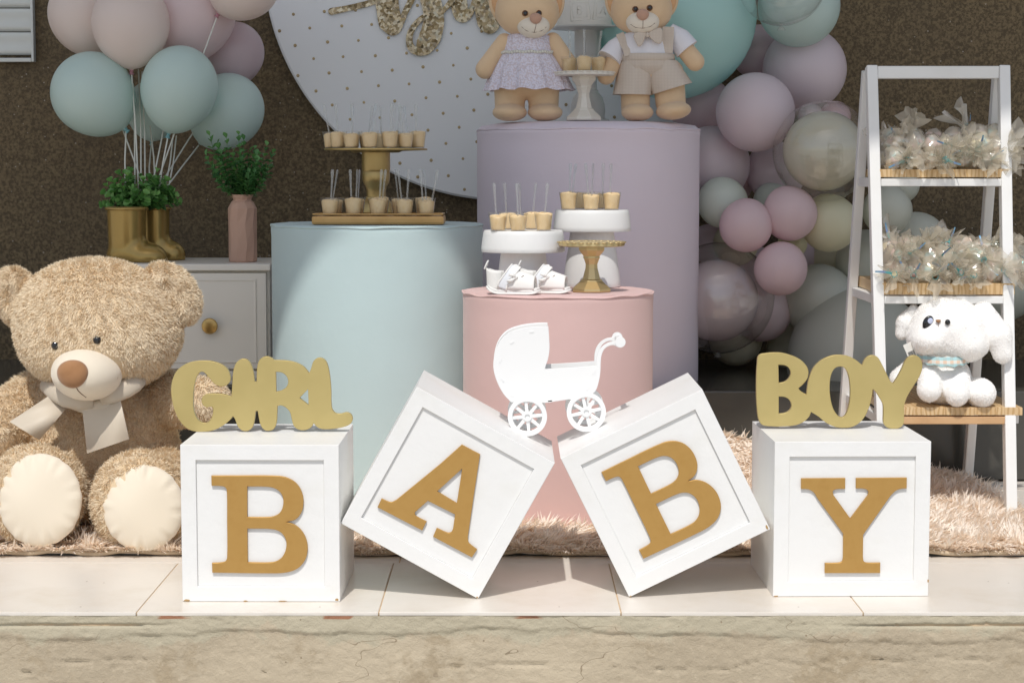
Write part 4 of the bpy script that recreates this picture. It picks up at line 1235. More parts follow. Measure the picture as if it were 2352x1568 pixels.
# ---- gold boots as a planter, and the faceted vase
bootm = M("boot_gold", (0.40, 0.27, 0.085), 0.22, metal=.55, spec=.6, var=(9, (0.36, 0.24, 0.07), .4, .7))
def boot(cx, Y, top_hw, toe_px, label, yaw):
    z0 = CZ + .0006
    x = P(cx, 540, Y).x; hgt = P(cx, 474, Y).z - z0
    w = top_hw * S(Y)
    tl = (toe_px - cx) * S(Y)
    def f(q):
        d = sd_cap(q, (0, 0, .035), (0, 0, hgt + .05), w * .90, w * .98)
        ft = sd_ell(q, (tl * .45, 0, .012), (tl * .60, w * .80, .042))
        d = smin(d, ft, .022)
        d = smin(d, sd_ell(q, (-w * .05, 0, .018), (w * .98, w * .86, .03)), .012)
        d = np.maximum(d, -q[..., 2]); d = np.maximum(d, q[..., 2] - hgt)
        inner_ = np.maximum(sd_cap(q, (0, 0, hgt - .03), (0, 0, hgt + .05), w * .80, w * .88), (hgt - .035) - q[..., 2])
        return np.maximum(d, -inner_)
    e = empty("boot_planter", (x, Y, z0), (0, 0, R(yaw)), label, "boot planter", "gold boots on the cabinet")
    link("boot", sdf_mesh("boot", f, (-w * 1.3, -w * 1.3, -.006), (tl * 1.2 + .02, w * 1.3, hgt + .008), .0032), bootm, e, local=True)
    ring = [(w * .99 * math.cos(a), w * .99 * math.sin(a), hgt - .006) for a in np.linspace(0, 2 * math.pi, 49)]
    MB().tube(ring, .0042, 8, up=(0, 0, 1)).obj("rim", bootm, e, True, local=True)
    return e
boot(292, 5.16, 47, 384, "gold rain boot in front, its shaft full of round-leafed greenery", -14)
boot(358, 5.27, 34, 424, "second gold rain boot half hidden behind the front one", -8)
vz0 = CZ + .0006
vm_ = M("vase_terracotta", (0.52, 0.33, 0.245), 0.6, var=(8, (0.49, 0.30, 0.22), .4, .7))
VY = 5.16; vx = P(557, 500, VY).x; vh = P(557, 447, VY).z - vz0
va = empty("vase", (vx, VY, vz0), label="faceted dusty pink vase of green sprigs standing on the cabinet edge", cat="vase")
sv = S(VY); tw = math.pi / 9
MB().lathe([(31 * sv, 0), (32.5 * sv, vh * .02), (32.3 * sv, vh * .28), (32.8 * sv, vh * .56), (32.8 * sv, vh * .80), (26 * sv, vh * .885), (20.5 * sv, vh * .925), (26 * sv, vh), (23.5 * sv, vh), (18 * sv, vh * .92), (.0001, vh * .85)], 10, twist=[0, 0, tw * .35, 0, tw * .5, 0, tw, 0, 0, tw, 0]).obj("body", vm_, va, local=True)
# greenery: every leaf its own piece
def leaf_mesh(w, l, fold, rnd):
    v = [(0, 0, 0), (-w * .62, l * .28, fold), (-w, l * .58, fold * 1.2), (-w * .6 * rnd, l * .86, fold * .7), (0, l, 0), (w * .6 * rnd, l * .86, fold * .7), (w, l * .58, fold * 1.2), (w * .62, l * .28, fold), (0, l * .5, -fold * .3)]
    return MB().add(v, [(8, i, (i + 1) % 8) for i in range(8)]).mesh("leaf", True)
def leaf_mat(name, a, b_):
    m, nt, b, out = node_mat(name)
    oi = N(nt, "ShaderNodeObjectInfo")
    c = mixcol(nt, oi.outputs["Random"], a, b_)
    nt.links.new(c, b.inputs["Base Color"]); b.inputs["Roughness"].default_value = .42
    tl = N(nt, "ShaderNodeBsdfTranslucent"); nt.links.new(c, tl.inputs["Color"]); mx = N(nt, "ShaderNodeMixShader"); mx.inputs[0].default_value = .25
    nt.links.new(b.outputs[0], mx.inputs[1]); nt.links.new(tl.outputs[0], mx.inputs[2]); nt.links.new(mx.outputs[0], out.inputs["Surface"])
    return m
lf1 = leaf_mesh(.0115, .0205, .0026, 1.3); lf1.materials.append(leaf_mat("clover_leaf", (0.10, 0.27, 0.06), (0.28, 0.52, 0.17)))
lf2 = leaf_mesh(.0088, .0220, .0030, .8); lf2.materials.append(leaf_mat("sprig_leaf", (0.045, 0.16, 0.05), (0.15, 0.36, 0.10)))
stem_m = M("stem", (0.06, 0.15, 0.04), .6)
def sprig(e, me, base, tip, n, spread, sc, bend, joined=None):
    base, tip = Vector(base), Vector(tip)
    mid = base.lerp(tip, .55) + Vector(bend)
    pts = [base, base.lerp(mid, .5) + Vector(bend) * .3, mid, mid.lerp(tip, .5) + Vector(bend) * .2, tip]
    st.tube(pts, [.0013, .0012, .001, .0008, .0006], 5)
    for i in range(n):
        t = .22 + .78 * (i // 2) / max(1, (n - 1) // 2)
        k = min(int(t * 4), 3); p = pts[k].lerp(pts[k + 1], t * 4 - k)
        d = (pts[k + 1] - pts[k]).normalized()
        a = random.uniform(0, 6.28) if i % 2 == 0 else a0l[0] + math.pi
        a0l[0] = a
        u = d.orthogonal().normalized(); w = d.cross(u)
        out = (u * math.cos(a) + w * math.sin(a)) * spread + d * (.55 if t < .9 else 1.6)
        out.normalize()
        nrm = (d - out * d.dot(out)).normalized()
        x_ = out.cross(nrm).normalized()
        Mx = Matrix((x_, out, nrm)).transposed()
        s_ = sc * random.uniform(.75, 1.15) * (1 - .25 * t)
        if joined is None:
            link("leaf", me, None, e, local=True, loc=p, rot=Mx.to_euler(), scale=(s_, s_, s_))
        else:
            joined.add([p + Mx @ (v.co * s_) for v in me.vertices], [tuple(q.vertices) for q in me.polygons])
a0l = [0]
pl = empty("leafy_plant", POT + Vector((0, 0, -.034)), label="bushy round-leafed green plant filling the gold boots", cat="plant")
st = MB()
more = MB()
for i in range(34 + 44):
    a = random.uniform(-math.pi, 0) if i < 34 else random.uniform(0, 2 * math.pi); el = math.acos(random.uniform(.02, 1))
    rx, rz_ = 84 * S(5.2), 74 * S(5.2)
    tip = Vector((rx * math.sin(el) * math.cos(a), .055 * math.sin(el) * math.sin(a), rz_ * math.cos(el) - .012 + random.uniform(-.006, .01)))
    b_ = Vector((tip.x * .25, tip.y * .2, -.028))
    sprig(pl, lf1, b_, tip if i < 34 else tip * .86, 8, .9, 1.08, (tip.x * .12, tip.y * .12, .006), None if i < 34 else more)
st.obj("stems", stem_m, pl, True, local=True)
more.obj("foliage", lf1.materials[0], pl, True, local=True)["kind"] = "stuff"
vp = empty("leafy_sprigs", (vx, VY, vz0 + vh), label="dark green leafy sprigs fanning out of the dusty pink vase", cat="plant")
st = MB()
tips = [(482, 312), (500, 330), (520, 318), (548, 310), (560, 322), (585, 342), (612, 335), (626, 352), (474, 358), (488, 385), (602, 392), (618, 385), (572, 350), (535, 350), (505, 372), (590, 372), (556, 372)]
for i, (px, py) in enumerate(tips):
    t = P(px, py, VY + random.uniform(-.05, .05)) - Vector((vx, VY, vz0 + vh))
    sprig(vp, lf2, (t.x * .12, t.y * .1, -.02), t, 17, 1.0, 1.1, (t.x * .10, 0, -.004))
more = MB()
for i in range(16):
    px, py = random.uniform(505, 605), random.uniform(345, 410)
    t = P(px, py, VY + random.uniform(-.05, .05)) - Vector((vx, VY, vz0 + vh))
    sprig(vp, lf2, (t.x * .12, t.y * .1, -.02), t, 15, 1.0, 1.0, (t.x * .10, 0, -.004), more)
more.obj("foliage", lf2.materials[0], vp, True, local=True)["kind"] = "stuff"
st.obj("stems", stem_m, vp, True, local=True)
# ------------------------------------------------------------------ two dressed felt bears on the lilac pedestal
felt = M("bear_felt", (0.76, 0.56, 0.36), 0.95, spec=.1, sheen=.3, bump=(400, .2, .0006), var=(16, (0.72, 0.52, 0.325), .35, .7))
muz_m = M("muzzle_felt", (0.80, 0.73, 0.62), 0.95, spec=.1, sheen=.3, bump=(400, .2, .0006))
nose_m = M("nose_felt", (0.54, 0.33, 0.24), 0.9, spec=.15, sheen=.3)
ear_in = M("ear_lining", (0.66, 0.40, 0.22), 0.95, spec=.1)
iris_m = M("amber_eye", (0.16, 0.06, 0.015), 0.08, spec=.8)
black_m = M("black_eye", (0.006, 0.006, 0.007), 0.07, spec=.8)
thread = M("dark_thread", (0.16, 0.085, 0.05), 0.8)
lace, nt, b, out = node_mat("white_lace")
co = N(nt, "ShaderNodeTexCoord").outputs["Object"]
vo = N(nt, "ShaderNodeTexVoronoi", Scale=190.0); nt.links.new(co, vo.inputs["Vector"])
nt.links.new(mixcol(nt, ramp(nt, vo.outputs["Distance"], .35, .75), (0.80, 0.77, 0.88), (0.68, 0.60, 0.65)), b.inputs["Base Color"])
b.inputs["Roughness"].default_value = .8
bn = N(nt, "ShaderNodeBump", Strength=.9, Distance=.003); bn.invert = True; nt.links.new(vo.outputs["Distance"], bn.inputs["Height"]); nt.links.new(bn.outputs[0], b.inputs["Normal"])
shirt_m = M("white_cotton", (0.80, 0.79, 0.83), 0.85, bump=(25, .25, .004))
ging = check_mat("beige_gingham", ((0.68, 0.60, 0.52), (0.55, 0.47, 0.39), (0.57, 0.49, 0.41)), 260)
pearl_m = M("pearl", (0.68, 0.67, 0.60), 0.18, spec=.7, coat=.4)
YBR = 5.17
UB = .2441 * S(YBR)
def G(x, y, dy=0.0):
    p = P(1062.3 + .2441 * x, .2441 * y, YBR)
    return Vector((p.x, YBR + dy, p.z))
def plush(label, head, hr, ears, muz, nose, eyes, body_fn, lo, hi, mouth, tilt):
    base = G(head[0], 1110); base.z = LIL_Z + .0088
    e = empty("dressed_bear", base, label=label, cat="teddy bear", group="dressed felt bears on the lilac pedestal")
    hc = G(head[0], head[1], -.005)
    rx, ry, rz = hr[0] * UB, hr[0] * UB * .86, hr[1] * UB
    Rt = Matrix.Rotation(R(tilt), 4, 'Y')
    m = MB().ell(hc, (rx, ry, rz), Rt, 48, 32, fn=lambda x, y, z: (x * (1 + .06 * max(0, -z)), y, z * (.98 if z < 0 else 1)))
    hd = m.obj("head", felt, e, True)
    def surf(x, y, extra=0.0):
        p = G(x, y); q = Rt.to_3x3().inverted() @ (p - hc)
        k = max(0.02, 1 - (q.x / rx) ** 2 - (q.z / rz) ** 2)
        return Vector((p.x, hc.y - ry * math.sqrt(k) - extra, p.z))
    for (x, y, w, h, a) in ears:
        c = G(x, y, .004)
        er = MB().ell(c, (w * UB, .020, h * UB), Matrix.Rotation(R(a), 4, 'Y'), 32, 20, fn=lambda X, Y, Z: (X, Y + .35 * (1 - min(1, X * X + Z * Z)) * (1 if Y < 0 else .3), Z)).obj("ear", felt, e, True)
        MB().ell(c + Vector((0, -.010, 0)), (w * UB * .72, .008, h * UB * .75), Matrix.Rotation(R(a), 4, 'Y'), 24, 14).obj("ear_lining", ear_in, er, True)
    s = surf(muz[0], muz[1])
    mc = Vector((s.x, s.y + .010, s.z)); mr = (muz[2] * UB, .034, muz[3] * UB)
    mz = MB().ell(mc, mr, None, 40, 24).obj("muzzle", muz_m, e, True)
    def msurf(x, y):
        p = G(x, y); k = max(.02, 1 - ((p.x - mc.x) / mr[0]) ** 2 - ((p.z - mc.z) / mr[2]) ** 2)
        return Vector((p.x, mc.y - mr[1] * math.sqrt(k) - .0003, p.z))
    n = msurf(nose[0], nose[1] + 20)
    MB().ell((n.x, n.y - .002, G(*nose[:2]).z), (nose[2] * UB, .010, nose[3] * UB), None, 28, 18, fn=lambda x, y, z: (x * (1 + .12 * z), y, z)).obj("nose", nose_m, e, True)
    for (x, y) in eyes:
        p = surf(x, y)
        ey = MB().ell(p, (.0083, .006, .0083), None, 20, 14).obj("eye", iris_m, e, True)
        MB().ell(p + Vector((.0003, -.0030, 0)), (.0058, .0042, .0058), None, 18, 12).obj("pupil", black_m, ey, True)
    for ln in mouth:
        MB().tube([msurf(*q) for q in ln], .0007, 6).obj("mouth_stitch", thread, mz, True)
    body = link("body", sdf_mesh("body", body_fn, lo, hi, .0046), felt, e)
    return e
def fold_lathe(rows, sy, n, cx, cy, waves, seed):
    """rows: (half width, z, wave amplitude); a garment hanging in folds"""
    rr = np.random.default_rng(seed); ph = rr.uniform(0, 6.28, 8)
    v, f = [], []
    for k, (r, z, am) in enumerate(rows):
        for i in range(n):
            a = 2 * math.pi * i / n
            w = math.sin(waves * a + ph[0]) * .6 + math.sin((waves * 2 - 3) * a + ph[1]) * .35 + math.sin(5 * a + ph[2]) * .3
            rr_ = r * (1 + am * w)
            v.append((cx[k] + rr_ * math.cos(a), cy + rr_ * math.sin(a) * (sy[k] if isinstance(sy, list) else sy), z + am * r * .22 * math.sin((waves - 2) * a + ph[3])))
    for k in range(len(rows) - 1):
        for i in range(n):
            j = (i + 1) % n
            f.append((k * n + i, k * n + j, (k + 1) * n + j, (k + 1) * n + i))
    return MB().add(v, f)
A = lambda *q: np.array(G(*q))
# --- girl
def gfn(q):
    d = sd_ell(q, A(608, 560), (225 * UB, .052, 270 * UB))
    d = smin(d, sd_ell(q, A(612, 760), (290 * UB, .060, 180 * UB)), .03)
    for a, b_, ra, rb in ((A(395, 395), A(215, 655, -.012), 80 * UB, 92 * UB), (A(850, 390), A(995, 620, -.012), 82 * UB, 92 * UB)):
        d = smin(d, sd_cap(q, a, b_, ra, rb), .008)
    for x, fx in ((446, 444), (762, 778)):
        d = smin(d, sd_cap(q, A(x, 800), A(x, 1010), 150 * UB, 140 * UB), .004)
        d = smin(d, sd_ell(q, A(fx, 1062, -.022), (162 * UB, .064, 82 * UB)), .002)
    return np.maximum(d, (LIL_Z + .0088) - q[..., 2])
girl = plush("felt bear in a lavender lace dress with a pearl belt, on the lilac pedestal", (608, 105), (297, 250),
    [(345, 40, 95, 165, -12), (880, 60, 75, 150, 14)], (665, 262, 150, 110), (685, 200, 56, 50), [(587, 150), (715, 147)], gfn,
    np.array([G(60, 0).x, YBR - .11, LIL_Z - .01]), np.array([G(1150, 0).x, YBR + .11, G(0, 300).z]),
    ([(690, 248), (682, 290), (672, 325)], [(555, 275), (600, 312), (672, 328), (740, 312), (785, 275)]), 3)
zz = lambda y: G(0, y).z
xx = lambda x: G(x, 0).x
fold_lathe([(150 * UB, zz(318), .0), (208 * UB, zz(345), .005), (222 * UB, zz(420), .01), (242 * UB, zz(505), .012)], .82, 96, [xx(620), xx(622), xx(615), xx(608)], YBR, 14, 3).obj("lace_bodice", lace, girl, True)
sk = MB()
r1 = fold_lathe([(236 * UB, zz(498), .01), (275 * UB, zz(560), .035), (325 * UB, zz(650), .055), (372 * UB, zz(760), .07), (396 * UB, zz(830), .085), (408 * UB, zz(848), .10)], .84, 220, [xx(608), xx(610), xx(615), xx(622), xx(628), xx(630)], YBR, 13, 5)
sk.add(r1.v, r1.f)
sk.obj("lace_skirt", lace, girl, True)
pm = MB().ell((0, 0, 0), (16 * UB, 16 * UB, 16 * UB), None, 12, 8).mesh("pearl", True)
belt = MB().tube([(xx(608) + 247 * UB * math.cos(a), YBR + 247 * UB * .83 * math.sin(a), zz(500) - .004 * math.sin(a + .5) * 0) for a in np.linspace(0, 2 * math.pi, 60)], .0016, 6, up=(0, 0, 1)).obj("belt", shirt_m, girl, True)
for i in range(30):
    a = -math.pi + math.pi * i / 29
    link("pearl", pm, pearl_m, belt, loc=(xx(608) + 252 * UB * math.cos(a), YBR + 252 * UB * .83 * math.sin(a), zz(500) + .0012 * math.sin(i * 1.3)))
# --- boy
def bfn(q):
    d = sd_ell(q, A(1725, 540), (215 * UB, .052, 260 * UB))
    for a, b_, ra, rb in ((A(1500, 430), A(1350, 715, -.016), 78 * UB, 86 * UB), (A(2010, 360), A(2185, 585, -.012), 82 * UB, 88 * UB)):
        d = smin(d, sd_cap(q, a, b_, ra, rb), .008)
    d = smin(d, sd_cap(q, A(1622, 700), A(1628, 1020), 140 * UB, 134 * UB), .004)
    d = smin(d, sd_ell(q, A(1640, 1062, -.022), (150 * UB, .064, 82 * UB)), .002)
    d = smin(d, sd_cap(q, A(1935, 700), A(1958, 960), 148 * UB, 142 * UB), .004)
    d = smin(d, sd_ell(q, A(1976, 1046, -.030), (164 * UB, .064, 84 * UB), Matrix.Rotation(R(-6), 4, 'Y')), .002)
    return np.maximum(d, (LIL_Z + .0088) - q[..., 2])
boy = plush("felt bear in white shirt, bow tie and beige gingham shorts, on the lilac pedestal", (1682, 92), (287, 240),
    [(1420, 40, 75, 150, -14), (1955, 20, 75, 140, 12)], (1682, 224, 154, 114), (1674, 166, 58, 52), [(1610, 111), (1742, 99)], bfn,
    np.array([G(1200, 0).x, YBR - .115, LIL_Z - .01]), np.array([G(2330, 0).x, YBR + .11, G(0, 270).z]),
    ([(1677, 215), (1677, 250), (1677, 288)], [(1565, 252), (1610, 282), (1677, 290), (1745, 275), (1790, 240)]), -3)
shirt = MB()
r1 = fold_lathe([(150 * UB, zz(300), .0), (215 * UB, zz(330), .01), (240 * UB, zz(430), .02), (250 * UB, zz(540), .02)], .84, 80, [xx(1720), xx(1722), xx(1730), xx(1738)], YBR, 9, 8)
shirt.add(r1.v, r1.f)
shirt.tube([G(1530, 375, .004), G(1450, 455, -.006), G(1378, 560, -.016)], [70 * UB, 98 * UB, 116 * UB], 24)
shirt.tube([G(1930, 310, -.002), G(2040, 380, -.006), G(2110, 470, -.010)], [95 * UB, 112 * UB, 118 * UB], 24)
shirt.obj("shirt", shirt_m, boy, 60)
sh_ = MB()
def trouser(a, b_, ra, rb, tilt):
    n = 64; v, f = [], []
    for k in range(9):
        t = k / 8
        c = Vector(a).lerp(Vector(b_), t); r = ra + (rb - ra) * t ** .8
        for i in range(n):
            w = 2 * math.pi * i / n
            r_ = r * (1 + .022 * t * math.sin(7 * w + 1) + .015 * t * math.sin(11 * w))
            v.append((c.x + r_ * math.cos(w), c.y + r_ * 1.02 * math.sin(w), c.z + tilt * t * r_ * math.cos(w)))
    for k in range(8):
        for i in range(n):
            f.append((k * n + i, (k + 1) * n + i, (k + 1) * n + (i + 1) % n, k * n + (i + 1) % n))
    return v, f
sh_.add(*trouser(G(1650, 590), G(1597, 895, -.003), 175 * UB, 182 * UB, -.02))
sh_.add(*trouser(G(1850, 575), G(1968, 838, -.003), 172 * UB, 188 * UB, .30))
r1 = fold_lathe([(252 * UB, zz(572), .005), (262 * UB, zz(600), .02), (270 * UB, zz(650), .03), (215 * UB, zz(725), .03)], [.84, .82, .76, .55], 80, [xx(1742), xx(1742), xx(1750), xx(1758)], YBR, 15, 12)
sh_.add(r1.v, r1.f)
sh_.obj("shorts", ging, boy, True)
fold_lathe([(254 * UB, zz(512), .004), (259 * UB, zz(515), .004), (259 * UB, zz(575), .004), (252 * UB, zz(580), .004)], .85, 80, [xx(1742)] * 4, YBR, 5, 13).obj("waistband", ging, boy, 60)
def band(pts, w, name, mat, parent, t=.002):
    m = MB(); v = []
    for i, p in enumerate(pts):
        d = (Vector(pts[min(i + 1, len(pts) - 1)]) - Vector(pts[max(i - 1, 0)])); d.y = 0; d.normalize()
        s = Vector((-d.z, 0, d.x)) * w * .5
        p = Vector(p)
        v += [p - s + Vector((0, -t, 0)), p + s + Vector((0, -t, 0)), p + s, p - s]
    f = []
    for i in range(len(pts) - 1):
        for k in range(4):
            f.append((i * 4 + k, i * 4 + 4 + k, i * 4 + 4 + (k + 1) % 4, i * 4 + (k + 1) % 4))
    f += [(0, 1, 2, 3), tuple(len(v) - 4 + k for k in (3, 2, 1, 0))]
    return m.add(v, f).obj(name, mat, parent)
yb = -.0
def chest(x, y):
    p = G(x, y); r = 246 * UB; k = max(.05, 1 - ((p.x - xx(1732)) / r) ** 2)
    return Vector((p.x, YBR - r * .84 * math.sqrt(k) - .0035, p.z))
band([chest(1475, 320), chest(1505, 400), chest(1540, 480), chest(1550, 535)], 75 * UB, "suspender", ging, boy)
band([chest(1925, 265), chest(1922, 360), chest(1915, 440), chest(1912, 510)], 105 * UB, "suspender", ging, boy)
bt = empty("bow_tie", G(1722, 345, -.085)); bt.parent = boy; bt.matrix_parent_inverse = W[boy.name].inverted(); bt.location = (0, 0, 0); W[bt.name] = Matrix.Identity(4)
for s, pts in ((-1, [(1715, 335), (1650, 318), (1596, 345), (1612, 410), (1655, 455), (1700, 375)]), (1, [(1730, 332), (1785, 298), (1848, 285), (1862, 350), (1838, 430), (1735, 365)])):
    l = [(G(*q).x, G(*q).z) for q in pts]
    MB().extrude([curve_loop([q for q in l], 5)], YBR - .074, YBR - .066, .0022).obj("bow_loop", ging, bt, 40)
MB().ell(G(1722, 348, -.074), (18 * UB, .006, 26 * UB), None, 16, 10).obj("bow_knot", ging, bt, True)
# ------------------------------------------------------------------ the big teddy bear
BF = fur_mat("tan_fur", (0.72, 0.60, 0.43), (0.91, 0.805, 0.63), 30)
BSK = M("tan_backing", (0.66, 0.52, 0.35), 0.95, spec=.1)
plushw = M("cream_plush", (0.76, 0.68, 0.555), 0.9, spec=.15, sheen=.35, bump=(300, .15, .0008))
brown_n = M("brown_plush", (0.36, 0.185, 0.085), 0.85, spec=.2, sheen=.5, var=(26, (0.30, 0.15, 0.065), .35, .7))
satin = M("beige_satin", (0.56, 0.49, 0.395), 0.5, spec=.35, sheen=.2, bump=(16, .12, .004))
HY = 4.27
ba = P(200, 1200, 4.15); ba.z = .022
bear = empty("teddy_bear", ba, label="big furry tan teddy bear with cream foot soles and a beige satin bow", cat="teddy bear")
hC = np.array(P(224, 738, HY)); hR = np.array((197 * S(HY), .165, 150 * S(HY)))
hrot = Matrix.Rotation(R(5), 4, 'Y')
FUR_IN = .006
def hfn(q):
    d = sd_ell(q, hC, hR - FUR_IN, hrot)
    d = smin(d, sd_ell(q, hC + np.array((-.015, -.05, -.055)), (.135, .115, .085)), .05)
    d = smin(d, sd_ell(q, hC + np.array((.055, -.025, -.045)), (.115, .12, .085)), .05)
    return d
head_me = sdf_mesh("head", hfn, hC - hR * 1.25, hC + hR * 1.25, .0095)
hd = link("head", head_me, BSK, bear)
mzC = np.array(P(199.5, 857, 4.130)); mzR = np.array((80 * S(4.13), .092, 62.5 * S(4.13)))
def mfur(p):
    q = (p - mzC) / (mzR * np.array((1.10, 1.02, 1.14))); return (q * q).sum(1) > 1
hl = np.array((.25, -.1, -1.0))
EYES = []
for (px, py) in ((127, 793.5), (222.5, 781)):
    ys = np.linspace(HY - .24, HY, 240)
    pts = np.array([P(px, py, yy) for yy in ys])
    EYES.append(pts[np.argmax(hfn(pts) < 0)])
def eyefur(p): return np.min([np.linalg.norm(p - e_, axis=1) for e_ in EYES], axis=0) > .0095
p, n = sample_surface(head_me, 110000, 3, lambda p, n: (n[:, 1] < .5) & mfur(p) & eyefur(p))
lay = np.stack([(p[:, 0] - hC[0]) * 4, np.full(len(p), -.1), -.8 + 0 * p[:, 0]], 1)
f_ = link("fur", blades("fur", p, n, .0100, .0021, lay, .46, .5, .022, .22, .5, 4, sink=.002), BF, hd); f_["kind"] = "stuff"
for k, (px, py, w, hh, a, dy) in enumerate(((40, 684, 50, 72, -18, .0), (394, 676, 58, 80, 38, .005))):
    c = P(px, py, HY + dy); c_ = np.array(c)
    rot = Matrix.Rotation(R(a), 4, 'Y') if k == 0 else Matrix.Rotation(R(-a), 4, 'Y')
    efn = lambda q: np.maximum(sd_ell(q, c_, (w * S(HY), .042, hh * S(HY)), rot), -sd_ell(q, c_ + np.array((0, -.05, 0)), (w * S(HY) * .7, .022, hh * S(HY) * .7), rot))
    em = sdf_mesh("ear", efn, c_ - .11, c_ + .11, .007)
    er = link("ear", em, BSK, bear)
    p, n = sample_surface(em, 30000, 8 + k, lambda p, n: n[:, 1] < .6)
    lay = np.broadcast_to(np.array((.5 if k else -.5, -.1, -.8)), p.shape)
    f_ = link("fur", blades("fur", p, n, .0105, .0023, lay, .40, .6, .022, .22, .45, 14 + k, sink=.002), BF, er); f_["kind"] = "stuff"
mz = MB().ell(mzC, mzR, Matrix.Rotation(R(6), 4, 'Y'), 48, 32).obj("muzzle", plushw, bear, True)
def mzs(zx, zy, out=.0006):
    p = P(zx * .3662, 574.2 + zy * .3662, 4.06)
    k = max(.02, 1 - ((p.x - mzC[0]) / mzR[0]) ** 2 - ((p.z - mzC[2]) / mzR[2]) ** 2)
    return Vector((p.x, mzC[1] - mzR[1] * math.sqrt(k) - out, p.z))
ns = mzs(470, 790)
MB().ell((ns.x - .001, ns.y + .006, P(171, 857, 4.06).z), (.0335, .019, .0305), Matrix.Rotation(R(-4), 4, 'Y'), 36, 24, fn=lambda x, y, z: (x * (1 + .10 * z), y, z)).obj("nose", brown_n, bear, True)
MB().tube([mzs(488, 850), mzs(496, 875), mzs(512, 900), mzs(532, 926)], .0011, 6).obj("mouth_stitch", thread, mz, True)
MB().tube([mzs(712, 812), mzs(700, 850), mzs(680, 878), mzs(648, 900)], .0007, 6).obj("mouth_stitch", M("tan_thread", (.35, .25, .15), .8), mz, True)
for pe in EYES:
    MB().ell((pe[0], pe[1] + .0015, pe[2]), (.0088, .008, .0094), None, 20, 14).obj("eye", black_m, bear, True)
# body with arms and legs, one continuous plush skin
U4 = S(4.3)
fL, fR = np.array(P(82, 1138, 4.075)), np.array(P(322, 1152, 4.07))
fr_r = np.array((118 * S(4.07), .085, 126 * S(4.07))) - FUR_IN
def Bq(px, py, Y): return np.array(P(px, py, Y))
def bodyfn(q):
    d = sd_ell(q, Bq(215, 1035, 4.37), (.195, .165, .185))
    d = smin(d, sd_ell(q, Bq(218, 940, 4.37), (.165, .13, .12)), .04)
    d = smin(d, sd_cap(q, Bq(78, 925, 4.36), Bq(-30, 1015, 4.20), .070, .078), .018)
    d = smin(d, sd_cap(q, Bq(365, 915, 4.37), Bq(478, 925, 4.24), .066, .052), .018)
    for c in (fL, fR):
        d = smin(d, sd_cap(q, c + np.array((.01, .26, .0)), c + np.array((0, .06, -.004)), .088, .088), .022)
        d = smin(d, sd_ell(q, c, fr_r), .016)
    return np.maximum(d, .024 - q[..., 2])
lo, hi = np.array((P(-170, 900, 4.2).x, 3.965, .01)), np.array((P(560, 900, 4.3).x, 4.58, .45))
body_me = sdf_mesh("body", bodyfn, lo, hi, .0095)
bd = link("body", body_me, BSK, bear)
padR = np.array((97 * S(4.02), .030, 108 * S(4.02)))
pads = [(np.array(P(92, 1148, 4.02)), padR), (np.array(P(330, 1166, 4.015)), np.array((94 * S(4.02), .030, 100 * S(4.02))))]
def padfur(p, n):
    ok = (n[:, 1] < .55)
    for c, r_ in pads:
        q = (p - c)[:, [0, 2]] / (r_[[0, 2]] * .94)
        ok &= ~(((q * q).sum(1) < 1) & (p[:, 1] < 4.045))
    return ok
p, n = sample_surface(body_me, 205000, 5, padfur)
lay = np.stack([(p[:, 0] - P(215, 1000, 4.3).x) * 2.5, np.full(len(p), -.15), np.full(len(p), -.9)], 1)
for c in (fL, fR):        # round the soles the pile stands outwards
    m_ = np.linalg.norm((p - c)[:, [0, 2]], axis=1) < .145
    lay[m_] = np.stack([(p[m_, 0] - c[0]) * 8, -.6 + 0 * p[m_, 0], (p[m_, 2] - c[2]) * 8], 1)
f_ = link("fur", blades("fur", p, n, .0110, .0022, lay, .46, .5, .024, .22, .5, 6, sink=.002), BF, bd); f_["kind"] = "stuff"
for c, r_ in pads:
    rr = np.random.default_rng(int(abs(c[0]) * 1000)); ph = rr.uniform(0, 6.28, 6)
    def fn(x, y, z):
        a = math.atan2(z, x); h_ = math.hypot(x, z); k = max(0, min(1, (h_ - .55) / .45))
        w = (.5 * math.sin(17 * a + ph[0]) + .35 * math.sin(25 * a + ph[1]) + .3 * math.sin(9 * a + ph[2])) * k * k
        return x * (1 + .012 * w), y * (1 + .38 * w) + .10 * math.sin(3.3 * x + ph[3]) * math.cos(3 * z) * (1 - k), z * (1 + .012 * w)
    MB().ell(c, r_, Matrix.Rotation(R(-6), 4, 'X'), 120, 40, fn).obj("sole", plushw, bear, True)
